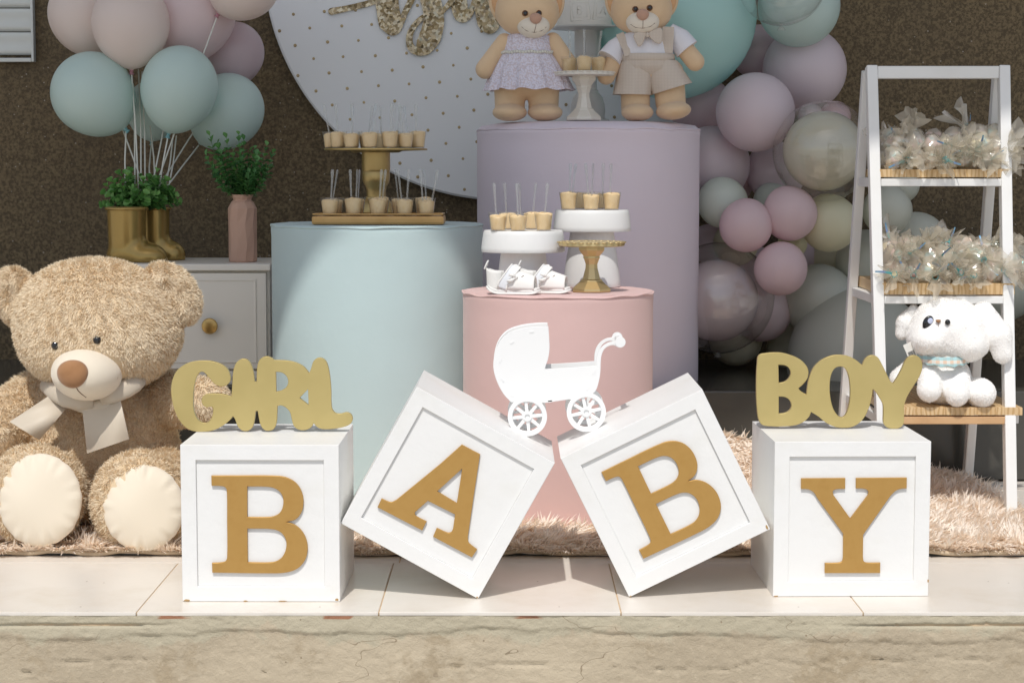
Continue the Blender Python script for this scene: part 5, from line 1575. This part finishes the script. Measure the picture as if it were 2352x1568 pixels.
# satin bow
bow = empty("satin_bow", (0, 0, 0)); bow.parent = bear; bow.matrix_parent_inverse = W[bear.name].inverted(); W[bow.name] = Matrix.Identity(4)
def tail(quad, Y0, Y1, name):
    g, v = 12, []
    q = [Vector(c) for c in quad]
    rr = random.uniform(0, 6)
    for i in range(g + 1):
        for j in range(g + 1):
            s, t = i / g, j / g
            a = q[0].lerp(q[1], s).lerp(q[3].lerp(q[2], s), t)
            Y = Y0 + (Y1 - Y0) * t - .010 * math.sin(math.pi * s) - .006 * math.sin(5 * s + 3 * t + rr) - .010 * math.sin(math.pi * t)
            v.append(P(a.x, a.y, Y))
    n1 = len(v); v += [p + Vector((0, .005, 0)) for p in v]
    f = []
    G1 = g + 1
    for i in range(g):
        for j in range(g):
            a, b_, c, d = i * G1 + j, (i + 1) * G1 + j, (i + 1) * G1 + j + 1, i * G1 + j + 1
            f.append((a, d, c, b_)); f.append((n1 + a, n1 + b_, n1 + c, n1 + d))
    rim = [i * G1 for i in range(G1)] + [g * G1 + j for j in range(1, G1)] + [i * G1 + g for i in range(g - 1, -1, -1)] + [j for j in range(g - 1, 0, -1)]
    for k in range(len(rim)):
        a, b_ = rim[k], rim[(k + 1) % len(rim)]
        f.append((a, b_, n1 + b_, n1 + a))
    MB().add(v, f).obj(name, satin, bow, 50)
tail([(118, 905), (152, 938), (90, 1010), (22, 968)], 4.165, 4.13, "bow_tail")
tail([(187, 922), (273, 905), (296, 1008), (200, 1041)], 4.15, 4.125, "bow_tail")
def scarf(pts, r, fl):
    pts3 = [P(a, b_, Y) for a, b_, Y in pts]
    MB().tube(pts3, r, 16, fl, up=(0, 1, 0)).obj("bow_fold", satin, bow, True)
scarf([(98, 884, 4.20), (120, 897, 4.16), (150, 912, 4.14), (185, 922, 4.135), (215, 926, 4.135)], [.012, .020, .023, .020, .012], .55)
scarf([(232, 921, 4.135), (258, 908, 4.135), (288, 893, 4.15), (312, 880, 4.165), (330, 873, 4.19)], [.010, .018, .021, .019, .010], .55)
scarf([(150, 925, 4.145), (200, 938, 4.14), (245, 928, 4.14), (275, 910, 4.15)], [.008, .014, .014, .008], .5)
# ------------------------------------------------------------------ white puppy on the lowest shelf
DW = fur_mat("white_fur", (0.96, 0.955, 0.945), (0.985, 0.98, 0.975), 40)
DSK = M("white_plush", (0.90, 0.89, 0.87), 0.95, spec=.1, sheen=.3)
YD = 4.505
UD = .4393 * S(YD)
def D(x, y, dy=0.0):
    p = P(1665.2 + .4393 * x, 631.6 + .4393 * y, YD); return np.array((p.x, YD + dy, p.z))
SHZ = .2665
pup = empty("plush_puppy", (D(1150, 600)[0], YD, SHZ), label="white plush puppy with drooping ears and checked bandana, sitting on the lowest ladder shelf", cat="plush puppy")
def dh(q):
    d = sd_ell(q, D(1175, 275), (200 * UD, .088, 158 * UD), Matrix.Rotation(R(12), 4, 'Y'))
    d = smin(d, sd_ell(q, D(1040, 330, -.02), (95 * UD, .07, 80 * UD)), .03)
    d = smin(d, sd_ell(q, D(1240, 360, -.01), (125 * UD, .078, 85 * UD)), .03)
    return d
def fuzz(me, cnt, seed, parent, L=.0040):
    p, n = sample_surface(me, cnt, seed, lambda p, n: n[:, 1] < .55)
    o = link("fur", blades("fur", p, n, L, .0015, (0.1, -.2, -.9), .26, .22, .03, .08, .35, seed, sink=.001), DW, parent); o["kind"] = "stuff"
hm = sdf_mesh("head", dh, D(890, 480, -.12), D(1430, 80, .12), .0062)
hd = link("head", hm, DSK, pup); fuzz(hm, 46000, 31, hd)
for k, (pts, rs) in enumerate((([(1345, 195, -.01), (1408, 310, -.035), (1428, 400, -.040)], (.026, .031, .024)), ([(1000, 185, .03), (955, 250, .03), (935, 310, .03)], (.012, .018, .015)))):
    ef = lambda q: smin(sd_cap(q, D(*pts[0]), D(*pts[1]), rs[0], rs[1]), sd_cap(q, D(*pts[1]), D(*pts[2]), rs[1], rs[2]), .01)
    em = sdf_mesh("ear", ef, np.minimum(D(*pts[0]), D(*pts[2])) - .06, np.maximum(D(*pts[0]), D(*pts[2])) + .06, .006)
    er = link("ear", em, DSK, pup); fuzz(em, 15000, 33 + k, er)
def dbfn(q):
    d = sd_ell(q, D(1150, 545, .01), (140 * UD, .070, 135 * UD))
    d = smin(d, sd_cap(q, D(985, 480, .01), D(915, 545, -.005), 45 * UD, 58 * UD), .01)
    d = smin(d, sd_cap(q, D(1060, 500, -.035), D(1038, 585, -.060), 58 * UD, 62 * UD), .008)
    d = smin(d, sd_cap(q, D(1200, 530, -.035), D(1180, 602, -.062), 62 * UD, 66 * UD), .008)
    d = smin(d, sd_ell(q, D(1318, 608, -.030), (78 * UD, .055, 76 * UD)), .008)
    return np.maximum(d, SHZ + .0008 - q[..., 2])
bm_ = sdf_mesh("body", dbfn, D(830, 690, -.17), D(1440, 400, .12), .0062)
bo = link("body", bm_, DSK, pup); fuzz(bm_, 46000, 37, bo)
def dsurf(fn, x, y):
    for _ in range(2):
        c = D(x, y); ys = np.linspace(YD - .2, YD + .05, 300)
        # march along the sight line so the feature lands where it is seen
        pts = np.array([P(1665.2 + .4393 * x, 631.6 + .4393 * y, yy) for yy in ys])
        return Vector(pts[np.argmax(fn(pts) < 0)])
for (x, y, w, hh, a) in ((1060, 248, 27, 38, 24), (1162, 246, 14, 15, 0)):
    p = dsurf(dh, x, y)
    ey = MB().ell(p + Vector((0, -.004, 0)), (w * UD, .006, hh * UD), Matrix.Rotation(R(a), 4, 'Y'), 24, 16).obj("eye", black_m, pup, True)
    if w > 20:
        MB().ell(p + Vector((.004, -.0092, .0045)), (14 * UD, .0016, 16 * UD), Matrix.Rotation(R(a), 4, 'Y'), 16, 10).obj("eye_highlight", M("eye_highlight", (.55, .60, .78), .2), ey, True)
p = dsurf(dh, 1112, 240)
MB().ell(p + Vector((0, -.006, 0)), (13 * UD, .005, 9 * UD), None, 16, 10, fn=lambda x, y, z: (x * (1 + .5 * z), y, z)).obj("nose", brown_n, pup, True)
MB().tube([p + Vector((0, -.008, -.003)), p + Vector((.0003, -.008, -.012))], .0006, 6).obj("mouth_stitch", thread, pup)
band_m = check_mat("bandana_check", ((0.70, 0.68, 0.62), (0.70, 0.42, 0.26), (0.16, 0.52, 0.60)), 62)
bd_ = MB()
v, f, n_ = [], [], 60
for i in range(n_ + 1):
    a = math.pi * (-.12 + 1.24 * i / n_)
    c = D(1128, 428); rx_, ry_ = 142 * UD, .080
    x = c[0] - rx_ * math.cos(a); y = YD - ry_ * math.sin(a) + .006
    z = c[2] + .004 * math.sin(i * .9) * .5 + .012 * (abs(i / n_ - .5) - .3)
    w = (.015 + .007 * math.sin(math.pi * i / n_)) * .50
    v += [(x, y - .001, z + w), (x, y - .007, z + w * .2), (x, y - .009, z - w), (x, y - .004, z - w * 1.05)]
for i in range(n_):
    for k in range(3):
        f.append((i * 4 + k, i * 4 + k + 1, i * 4 + 5 + k, i * 4 + 4 + k))
bd_.add(v, f).obj("bandana", band_m, pup, 60)
tg = Matrix.Translation(Vector(D(948, 388, -.045))) @ Matrix.Rotation(R(-24), 4, 'Y') @ Matrix.Rotation(R(12), 4, 'Z')
tag_o = MB().box((0, 0, 0), (.022, .0007, .040), bev=.0003).tf(tg).obj("paper_tag", M("paper", (.72, .71, .67), .7), pup)
bars = MB(); x = -.0075
while x < .0075:
    w = random.choice((.0004, .0007, .0011)); bars.box((x + w / 2, -.0006, -.009), (w, .0003, .017)); x += w + random.choice((.0005, .0008))
bars.tf(tg).obj("barcode", M("print_black", (.02, .02, .02), .7), tag_o)
# ------------------------------------------------------------------ white ladder shelf with wooden boards
lad_m = M("ladder_paint", (0.79, 0.79, 0.78), 0.38, var=(6, (0.75, 0.745, 0.72), .4, .75), bump=(50, .08, .002))
XL, XR = .858, 1.205
FB, FT, RBK, RT_ = 4.40, 4.655, 4.955, 4.70        # front leg foot/top, rear leg foot/top
HT = P(2150, 152, 4.65).z
lad = empty("ladder_shelf", ((XL + XR) / 2, 4.66, 0), label="white A-frame ladder shelf with three wooden boards", cat="ladder shelf")
def bar(name, a, b_, w, d, bev=.003):
    a, b_ = Vector(a), Vector(b_)
    z = (b_ - a).normalized(); x = Vector((1, 0, 0)); x = (x - z * x.dot(z)); 
    if x.length < .1: x = Vector((0, 1, 0))
    x.normalize(); y = z.cross(x)
    Mx = Matrix((x, y, z)).transposed().to_4x4(); Mx.translation = (a + b_) / 2
    return MB().box((0, 0, 0), (w, d, (b_ - a).length), bev=bev).tf(Mx).obj(name, lad_m, lad)
LW = .026
fy = lambda z: FB + (FT - FB) * z / HT
ry = lambda z: RBK + (RT_ - RBK) * z / HT
for x in (XL + LW / 2, XR - LW / 2):
    bar("front_leg", (x - (.024 if x > 1 else 0), FB, .0), (x, FT, HT - .001), LW, .030)
    s_ = .0135 if x < 1 else -.0135
    bar("rear_leg", (x + (-.010 if x < 1 else .006), RBK, .0), (x, RT_ + .008, HT - .010), LW * .9, .028)
bar("top_rail", (XL + LW + .0005, FT + .0, HT - .0155), (XR - LW - .0005, FT + .0, HT - .0155), .030, .030)
wood, nt, b, out = node_mat("pine_stave")
oi = N(nt, "ShaderNodeObjectInfo"); co = N(nt, "ShaderNodeTexCoord").outputs["Object"]
mp = N(nt, "ShaderNodeMapping"); mp.inputs["Scale"].default_value = (1, .06, 1); nt.links.new(co, mp.inputs["Vector"])
vadd = N(nt, "ShaderNodeVectorMath", operation='ADD'); cmb = N(nt, "ShaderNodeCombineXYZ")
m10 = N(nt, "ShaderNodeMath", operation='MULTIPLY'); m10.inputs[1].default_value = 20; nt.links.new(oi.outputs["Random"], m10.inputs[0]); nt.links.new(m10.outputs[0], cmb.inputs[0]); nt.links.new(m10.outputs[0], cmb.inputs[2])
nt.links.new(mp.outputs[0], vadd.inputs[0]); nt.links.new(cmb.outputs[0], vadd.inputs[1])
wv = N(nt, "ShaderNodeTexWave", Scale=30.0, Distortion=6.0, Detail=2.0); wv.inputs["Detail Scale"].default_value = .6; nt.links.new(vadd.outputs[0], wv.inputs["Vector"])
c = mixcol(nt, oi.outputs["Random"], (0.70, 0.52, 0.30), (0.60, 0.41, 0.21))
c = mixcol(nt, ramp(nt, wv.outputs["Fac"], .45, .95), c, (0.50, 0.32, 0.145))
nt.links.new(c, b.inputs["Base Color"]); b.inputs["Roughness"].default_value = .5
pine_rail = M("pine_rail", (0.60, 0.38, 0.20), 0.55, var=(20, (0.54, 0.33, 0.165), .4, .7))
def board(z, th, front, back, x0, x1):
    bo_ = empty("shelf_board", ((x0 + x1) / 2, (front + back) / 2, z)); bo_.parent = lad; bo_.matrix_parent_inverse = W[lad.name].inverted()
    x = x0
    while x < x1 - .001:
        w = min(random.uniform(.016, .034), x1 - x)
        if x1 - x - w < .008: w = x1 - x
        zt = random.uniform(-.0004, .0004)
        me = MB().box((0, 0, -th / 2), (w - .0001, back - front, th), bev=.0005).mesh("stave")
        link("stave", me, wood, bo_, local=True, loc=(x + w / 2 - (x0 + x1) / 2, random.uniform(-.0005, .0005), zt))
        x += w
    return bo_
SZ1 = P(2160, 389, fy(.82) - .017).z
SZ2 = P(2160, 651, fy(.55) - .017).z
board(SZ1, .0190, fy(SZ1) - .016, ry(SZ1) + .012, XL - .004 + .028, XR - .014)
board(SZ2, .0265, fy(SZ2) - .016, ry(SZ2) + .012, XL - .006 + .028, XR - .010)
board(SHZ, .0185, fy(SHZ) - .020, ry(SHZ) + .010, XL + .028, XR - .004)
for z, th, mt in ((SZ1, .019, lad_m), (SZ2, .0265, lad_m), (SHZ, .0185, pine_rail)):
    zz_ = z - th - .0125
    o = bar("cross_rail", (XL + LW + .001, fy(zz_), zz_), (XR - LW - .001, fy(zz_), zz_), .023, .018, .002)
    o.data.materials[0] = mt
    o = bar("cross_rail", (XL + LW + .001, ry(zz_), zz_), (XR - LW - .001, ry(zz_), zz_), .023, .018, .002)
    for x in (XL + LW / 2, XR - LW / 2):
        bar("side_rail", (x, fy(zz_) + .017, zz_), (x, ry(zz_) - .016, zz_), .018, .022, .002)
# ------------------------------------------------------------------ twisted cellophane sweet bags
CEL = clear_mat("cellophane", (0.985, 0.975, 0.95), 3.6, 0.07, milk=.38, milk_col=(.99, .925, .79), bump=(55, .9, .004))
candy_m, nt, b, out = node_mat("pastel_marshmallow")
co = N(nt, "ShaderNodeTexCoord").outputs["Object"]
wv = N(nt, "ShaderNodeTexWave", Scale=22.0, Distortion=3.0); wv.wave_type = 'RINGS'; nt.links.new(co, wv.inputs["Vector"])
oi = N(nt, "ShaderNodeObjectInfo")
a1 = mixcol(nt, ramp(nt, oi.outputs["Random"], .2, .8), (0.84, 0.58, 0.58), (0.85, 0.78, 0.54))
a2 = mixcol(nt, ramp(nt, noise_tex(nt, co, 40, 1), .45, .55), (0.45, 0.72, 0.73), (0.86, 0.82, 0.75))
nt.links.new(mixcol(nt, ramp(nt, wv.outputs["Fac"], .4, .6), a1, a2), b.inputs["Base Color"]); b.inputs["Roughness"].default_value = .6
tie_m = M("iridescent_tie", (0.12, 0.55, 0.58), .2, metal=.4, var=(30, (0.30, 0.42, 0.75), .4, .6))
def wrapper(seed):
    rr = np.random.default_rng(seed)
    prof = [(.001, .0), (.013, .002), (.022, .009), (.0290, .020), (.0270, .031), (.019, .041), (.0085, .0485), (.0055, .0525), (.009, .057), (.016, .065), (.022, .075), (.026, .085)]
    n, v, f = 34, [], []
    ph = rr.uniform(0, 6.28, 8); fl = rr.uniform(.55, 1.15)
    for k, (r, z) in enumerate(prof):
        for i in range(n):
            a = 2 * math.pi * i / n
            if k <= 6:
                w = 1 + .07 * math.sin(7 * a + ph[0] + k) + .06 * math.sin(4 * a + ph[1] - k * .7) + rr.normal() * .035
                zz_ = z + rr.normal() * .0008
            else:
                t = (k - 6) / 5
                w = 1 + t * (.30 * math.sin(3 * a + ph[2]) + .34 * math.sin(5 * a + ph[3]) + .30 * math.sin(9 * a + ph[4])) + rr.normal() * .04
                zz_ = z + t * .016 * (math.sin(2 * a + ph[5]) + .5 * math.sin(5 * a + ph[6])) * fl
            v.append((r * w * math.cos(a), r * w * math.sin(a) * (.8 if k > 7 else 1), zz_))
    for k in range(len(prof) - 1):
        for i in range(n):
            j = (i + 1) % n
            f.append((k * n + i, k * n + j, (k + 1) * n + j, (k + 1) * n + i))
    f.append(tuple(range(n))[::-1])
    return MB().add(v, f).mesh("wrapper", 40)
wraps = [wrapper(50 + i) for i in range(7)]
candy_me = MB().ell((0, 0, 0), (.0115, .0115, .0150), None, 20, 14, fn=lambda x, y, z: (x * (1 + .10 * math.sin(3 * math.atan2(y, x) + 4 * z)), y * (1 + .10 * math.sin(3 * math.atan2(y, x) + 4 * z)), z)).mesh("candy", True)
tie_me = MB().tube([(.0056 * math.cos(a), .0056 * math.sin(a), .0525) for a in np.linspace(0, 6.2, 14)], .0007, 6, up=(0, 0, 1)).add([(.006, -.002, .052), (.020, -.003, .060), (.034, -.001, .074), (.034, .002, .074), (.020, .0015, .060), (.006, .002, .052)], [(0, 1, 4, 5), (1, 2, 3, 4)]).mesh("twist_tie")
def bag(x, y, z, tilt, az, label):
    Rm = Matrix.Rotation(az, 4, 'Z') @ Matrix.Rotation(tilt, 4, 'Y') @ Matrix.Rotation(random.uniform(0, 6), 4, 'Z')
    # rest the sac on the point given: its centre is .024 above the local base
    off = Rm @ Vector((0, 0, .024))
    e = empty("sweet_bag", Vector((x, y, z + .0245)) - off, Rm.to_euler(), label, "sweet bag", "cellophane sweet bags on the ladder shelf")
    k = random.uniform(1.0, 1.28); e.scale = (k, k, k)
    for q in ((-.008, .004, .016), (.009, -.005, .019), (.001, .006, .031)):
        link("candy", candy_me, candy_m, e, local=True, loc=q, rot=(random.uniform(0, 3), random.uniform(0, 3), random.uniform(0, 3)))
    link("wrapper", random.choice(wraps), CEL, e, local=True)
    if random.random() < .55: link("twist_tie", tie_me, tie_m, e, local=True)
    return e
def heap(z, xs0, xs1, rows, tier):
    for rname, y, dz, n, tl in rows:
        for i in range(n):
            t = (i + .5) / n
            x = xs0 + (xs1 - xs0) * t + random.uniform(-.006, .006)
            edge = abs(t - .5) * 2
            az = random.uniform(-2.1, -.7) if rname.startswith("front") else random.uniform(-2.0, -.6) + (math.pi if random.random() < .35 else 0)
            if t > .85: az = random.uniform(-1.4, .3)
            tilt = R(random.uniform(*tl))
            bag(x, y + random.uniform(-.008, .008), z + dz + (0 if dz == 0 else random.uniform(-.004, .006)), tilt, az,
                "cellophane sweet bag on the %s board, %s from the left in the %s" % (tier, ordn[i], rname))
y1 = fy(SZ1)
heap(SZ1, XL + .052, XR - .012, [("front row", y1 + .022, 0, 7, (75, 112)), ("back row", y1 + .085, 0, 6, (60, 105)), ("upper layer", y1 + .040, .030, 7, (65, 105)), ("topmost layer", y1 + .065, .048, 6, (30, 85))], "top")
y2 = fy(SZ2)
heap(SZ2, XL + .046, XR - .004, [("front row", y2 + .022, 0, 8, (75, 112)), ("middle row", y2 + .085, 0, 7, (65, 105)), ("back row", y2 + .16, 0, 7, (40, 100)), ("upper layer", y2 + .045, .030, 8, (60, 105)), ("topmost layer", y2 + .090, .052, 7, (15, 80))], "middle")
# ------------------------------------------------------------------ baby sandals
shoe_m = M("white_towelling", (0.81, 0.80, 0.775), 0.9, spec=.15, sheen=.2, bump=(420, .35, .0008))
inner_m = M("cream_lining", (0.70, 0.68, 0.52), 0.9)
strap_m = M("strap_cotton", (0.74, 0.76, 0.80), 0.75, bump=(300, .15, .0006))
def sole_loop(k=1.0):
    return curve_loop([(-.060 * k, 0), (-.052 * k, .017 * k), (-.025 * k, .0185 * k), (.005, .019 * k), (.035 * k, .025 * k), (.055 * k, .020 * k), (.063 * k, 0), (.055 * k, -.022 * k), (.035 * k, -.026 * k), (.005, -.020 * k), (-.025 * k, -.0185 * k), (-.052 * k, -.017 * k)], 5)
def flat(m): return m.tf(Matrix.Rotation(R(-90), 4, 'X'))
def shell(fn, nu, nv, t):
    """fn(u, v) -> (point, outward normal); closed sheet of thickness t"""
    v = []
    for s in (0, -t):
        for i in range(nu + 1):
            for j in range(nv + 1):
                p, n = fn(i / nu, j / nv); v.append(Vector(p) + Vector(n) * s)
    k, n1, f = nv + 1, (nu + 1) * (nv + 1), []
    for i in range(nu):
        for j in range(nv):
            a, b_, c, d = i * k + j, (i + 1) * k + j, (i + 1) * k + j + 1, i * k + j + 1
            f += [(a, b_, c, d), (n1 + a, n1 + d, n1 + c, n1 + b_)]
    rim = [i * k for i in range(nu + 1)] + [nu * k + j for j in range(1, k)] + [i * k + nv for i in range(nu - 1, -1, -1)] + [j for j in range(nv - 1, 0, -1)]
    for q in range(len(rim)):
        a, b_ = rim[q], rim[(q + 1) % len(rim)]
        f.append((a, n1 + a, n1 + b_, b_))
    return MB().add(v, f)
def sandal(x, Y, yaw, label, k=1.0):
    e = empty("baby_sandal", (x, Y, PINK_Z + .0014), (0, 0, R(yaw)), label, "baby sandal", "pair of white baby sandals")
    e.scale = (k, k, k * 1.14)
    bend = lambda m: [m.v.__setitem__(i, (p[0], p[1], p[2] + .010 * max(0, (-p[0] - .028) / .03) ** 2 + .004 * max(0, (p[0] - .035) / .028) ** 2)) for i, p in enumerate(m.v)]
    s1 = flat(MB().extrude([sole_loop(1.02)], -.0050, 0, .0018)); bend(s1); s1.obj("outsole", shoe_m, e, 50, local=True)
    s2 = flat(MB().extrude([sole_loop(.98)], -.0105, -.0054, .0020)); bend(s2); s2.obj("footbed", shoe_m, e, 50, local=True)
    def vamp(u, v):
        xx_ = -.004 + .056 * u; h_ = .043 - .017 * u; w_ = .0185 + .007 * math.sin(min(1, u * 1.1) * math.pi * .6)
        a = math.pi * v
        xo = xx_ - .012 * abs(math.cos(a)) * (1 - u) + .010 * (1 - abs(math.cos(a))) * 0
        return (xo, -w_ * math.cos(a), .0095 + h_ * math.sin(a) ** .8), (0, -math.cos(a), math.sin(a))
    shell(vamp, 16, 26, .0028).obj("vamp", shoe_m, e, True, local=True)
    def heel(u, v):
        a = R(95) + R(170) * u; h_ = .036 + .006 * math.sin(math.pi * u)
        return (-.040 + .0195 * math.cos(a) * (1 + .1 * v) + (.018 if abs(u - .5) > .49 else 0), .0180 * math.sin(a), .009 + h_ * v), (math.cos(a), math.sin(a), 0)
    shell(heel, 22, 8, .0028).obj("heel_cup", shoe_m, e, True, local=True)
    def strap(u, v):
        a = math.pi * (-.08 + 1.16 * v)
        lean = -.030 + .024 * math.sin(max(0, min(math.pi, a)))
        return (lean + .019 * u + .004 * math.sin(a), -.0205 * math.cos(a), .022 + .036 * math.sin(a) - .006 * u), (.1, -math.cos(a), math.sin(a))
    st_ = shell(strap, 4, 30, .0022).obj("strap", strap_m, e, True, local=True)
    def pipe(u0): return [Vector(strap(u0, v)[0]) for v in np.linspace(0, 1, 24)]
    MB().tube(pipe(0), .0020, 8).tube(pipe(1), .0020, 8).obj("piping", shoe_m, st_, True, local=True)
    lp = [(-.0615 + .004 * math.sin(a) - .001, .006 * math.cos(a) * .6, .054 + .0085 * math.sin(a)) for a in np.linspace(-.6, math.pi + .6, 16)]
    MB().tube(lp, .0052, 8, .4, up=(1, 0, 0)).obj("pull_loop", shoe_m, e, True, local=True)
    for s, y_, z_ in ((-1, -.021, .034), (1, .019, .050)):
        m = MB()
        for q in ((-.010, 0, .004), (-.013, 0, -.006)):
            m.tube([(.010, y_, z_), (.010 + q[0] * .6, y_ + s * .005, z_ + q[2]), (.010 + q[0] * 1.5, y_ + s * .006, z_ + q[2] * 1.3)], [.0028, .0040, .0018], 8)
        m.ell((.011, y_, z_), (.004, .0035, .004), None, 10, 8)
        m.obj("soft_ears", shoe_m, e, True, local=True)
    for v_ in (.20, .62):
        p, n = vamp(.42, v_)
        MB().ell(p, (.0016, .0016, .0016), None, 10, 8).obj("bead_eye", black_m, e, True, local=True)
    MB().tube([Vector(vamp(.55, .24)[0]) * 1.0 + Vector((0, -.0006, 0)), Vector(vamp(.62, .30)[0]) + Vector((0, -.0006, .0004))], .0006, 6).obj("mouth_stitch", thread, e, True, local=True)
    MB().box((.0275, 0, .0112), (.05, .038, .0008), bev=.0002).obj("lining", inner_m, e, local=True)
    return e
sandal(P(1178, 650, 4.315).x, 4.315, -10, "white open-toed baby sandal nearest the edge of the pink pedestal")
sandal(P(1251, 645, 4.350).x, 4.352, -12, "white open-toed baby sandal touching the small gold cake stand", .97)

# ------------------------------------------------------------------ shaggy rug under it all
RUGX0, RUGX1, RUGY0, RUGY1 = -1.75, 1.20, 4.015, 4.985
def rug_h(x, y):
    h_ = .012 + .008 * vnoise(x + 5, y, 71, .12) + .006 * vnoise(x + 5, y, 72, .05)
    fold = np.clip((y - 4.66) / .30, 0, 1) ** 1.5
    along = np.clip((1.18 - x) / .75, 0, 1) * np.clip((x - .2) / .2, 0, 1)
    h_ = h_ + fold * along * .125
    e = np.exp(-np.clip(y - (RUGY0 + .01), 0, 1) / .02)
    return h_ - e * .006
gx_, gy_ = 240, 80
xs, ys = np.linspace(RUGX0, RUGX1, gx_), np.linspace(RUGY0, RUGY1, gy_)
X, Y = np.meshgrid(xs, ys, indexing='ij')
edge_w = .008 * (vnoise(X * 0 + X + 3, Y * 0, 73, .16) - .5) - .004 * np.clip(X, -1, 1)
Yw = np.where(Y < RUGY0 + .1, Y + edge_w, Y)
Z = rug_h(X, Y)
V = np.stack([X, Yw, Z], -1).reshape(-1, 3); Vb = V.copy(); Vb[:, 2] = np.maximum(.0015, Vb[:, 2] - .010)
idx = np.arange(gx_ * gy_).reshape(gx_, gy_); off = gx_ * gy_
Q = np.stack([idx[:-1, :-1], idx[1:, :-1], idx[1:, 1:], idx[:-1, 1:]], -1).reshape(-1, 4)
sides = []
for ring in (idx[:, 0], idx[-1, :], idx[::-1, -1], idx[0, ::-1]):
    sides.append(np.stack([ring[:-1], ring[:-1] + off, ring[1:] + off, ring[1:]], -1))
rb = M("rug_backing", (0.70, 0.59, 0.48), .95)
rug = empty("shaggy_rug", (-.2, 4.5, 0.0012), label="beige shaggy fur rug under the bear, pedestals and ladder shelf", cat="rug")
link("backing", np_mesh("backing", np.concatenate([V, Vb]), np.concatenate([Q, Q[:, ::-1] + off] + sides)), rb, rug)
# cord binding along the near edge
bind_m = M("rug_binding", (0.52, 0.42, 0.30), .9, bump=(200, .5, .002))
xb = np.linspace(RUGX0, RUGX1, 260)
yb_ = RUGY0 + .008 * (vnoise(xb + 3, xb * 0, 73, .16) - .5) - .004 * np.clip(xb, -1, 1) - .003
MB().tube([(a, b_, .0085 + .003 * math.sin(a * 37) + .0015 * math.sin(a * 500)) for a, b_ in zip(xb, yb_)], .0052, 8, up=(0, 0, 1)).obj("binding", bind_m, rug, True)
und = M("rug_felt_underlay", (0.05, 0.05, 0.045), .95)
MB().tube([(a, b_ + .006, .0035) for a, b_ in zip(xb, yb_)], .0030, 6, up=(0, 0, 1)).obj("underlay", und, rug, True)
RF = fur_mat("rug_fur", (0.90, 0.815, 0.715), (0.98, 0.925, 0.85), 14)
r_ = np.random.default_rng(90)
def rug_pts(n, x0, x1, y0, y1):
    x, y = r_.uniform(x0, x1, n), y0 + (y1 - y0) * r_.random(n) ** 1.3
    return x, y
sets = [rug_pts(9000, RUGX0 + .3, -.45, RUGY0, 4.16), rug_pts(17000, -.45, .62, RUGY0, 4.32), rug_pts(19000, .62, RUGX1, RUGY0, 4.45), rug_pts(15000, .45, RUGX1, 4.42, RUGY1), rug_pts(9000, RUGX0, RUGX1, RUGY0, 4.95), rug_pts(6000, RUGX0 + .3, RUGX1, RUGY0, RUGY0 + .025)]
x, y = np.concatenate([s[0] for s in sets]), np.concatenate([s[1] for s in sets])
ok = ((x - PINK_C[0]) ** 2 + (y - PINK_C[1]) ** 2 > (PINK_R + .004) ** 2) & ((x - BLUE_C[0]) ** 2 + (y - BLUE_C[1]) ** 2 > (BLUE_R + .004) ** 2)
for lx in (XL + .013, XR - .013):
    ok &= ~((abs(x - lx) < .02) & (abs(y - FB) < .025)) & ~((abs(x - lx) < .02) & (abs(y - RBK) < .025))
for c in (fL, fR):
    ok &= ~((abs(x - c[0]) < .085) & (y > 4.06) & (y < 4.5))
x, y = x[ok], y[ok]
p = np.stack([x, y, rug_h(x, y) - .001], -1)
eps = .004
n = unit(np.stack([-(rug_h(x + eps, y) - rug_h(x - eps, y)) / (2 * eps), -(rug_h(x, y + eps) - rug_h(x, y - eps)) / (2 * eps), np.ones(len(x))], -1))
lay = np.stack([.5 + .3 * np.sin(x * 9), -.5 + 0 * x, -.25 + 0 * x], -1)
near = y < RUGY0 + .03
lay[near] = np.array((.2, -1.2, -.6))
f_ = link("pile", blades("pile", p, n, .031, .0048, lay, .30, .60, .045, .10, .35, 12, jit=.4), RF, rug); f_["kind"] = "stuff"
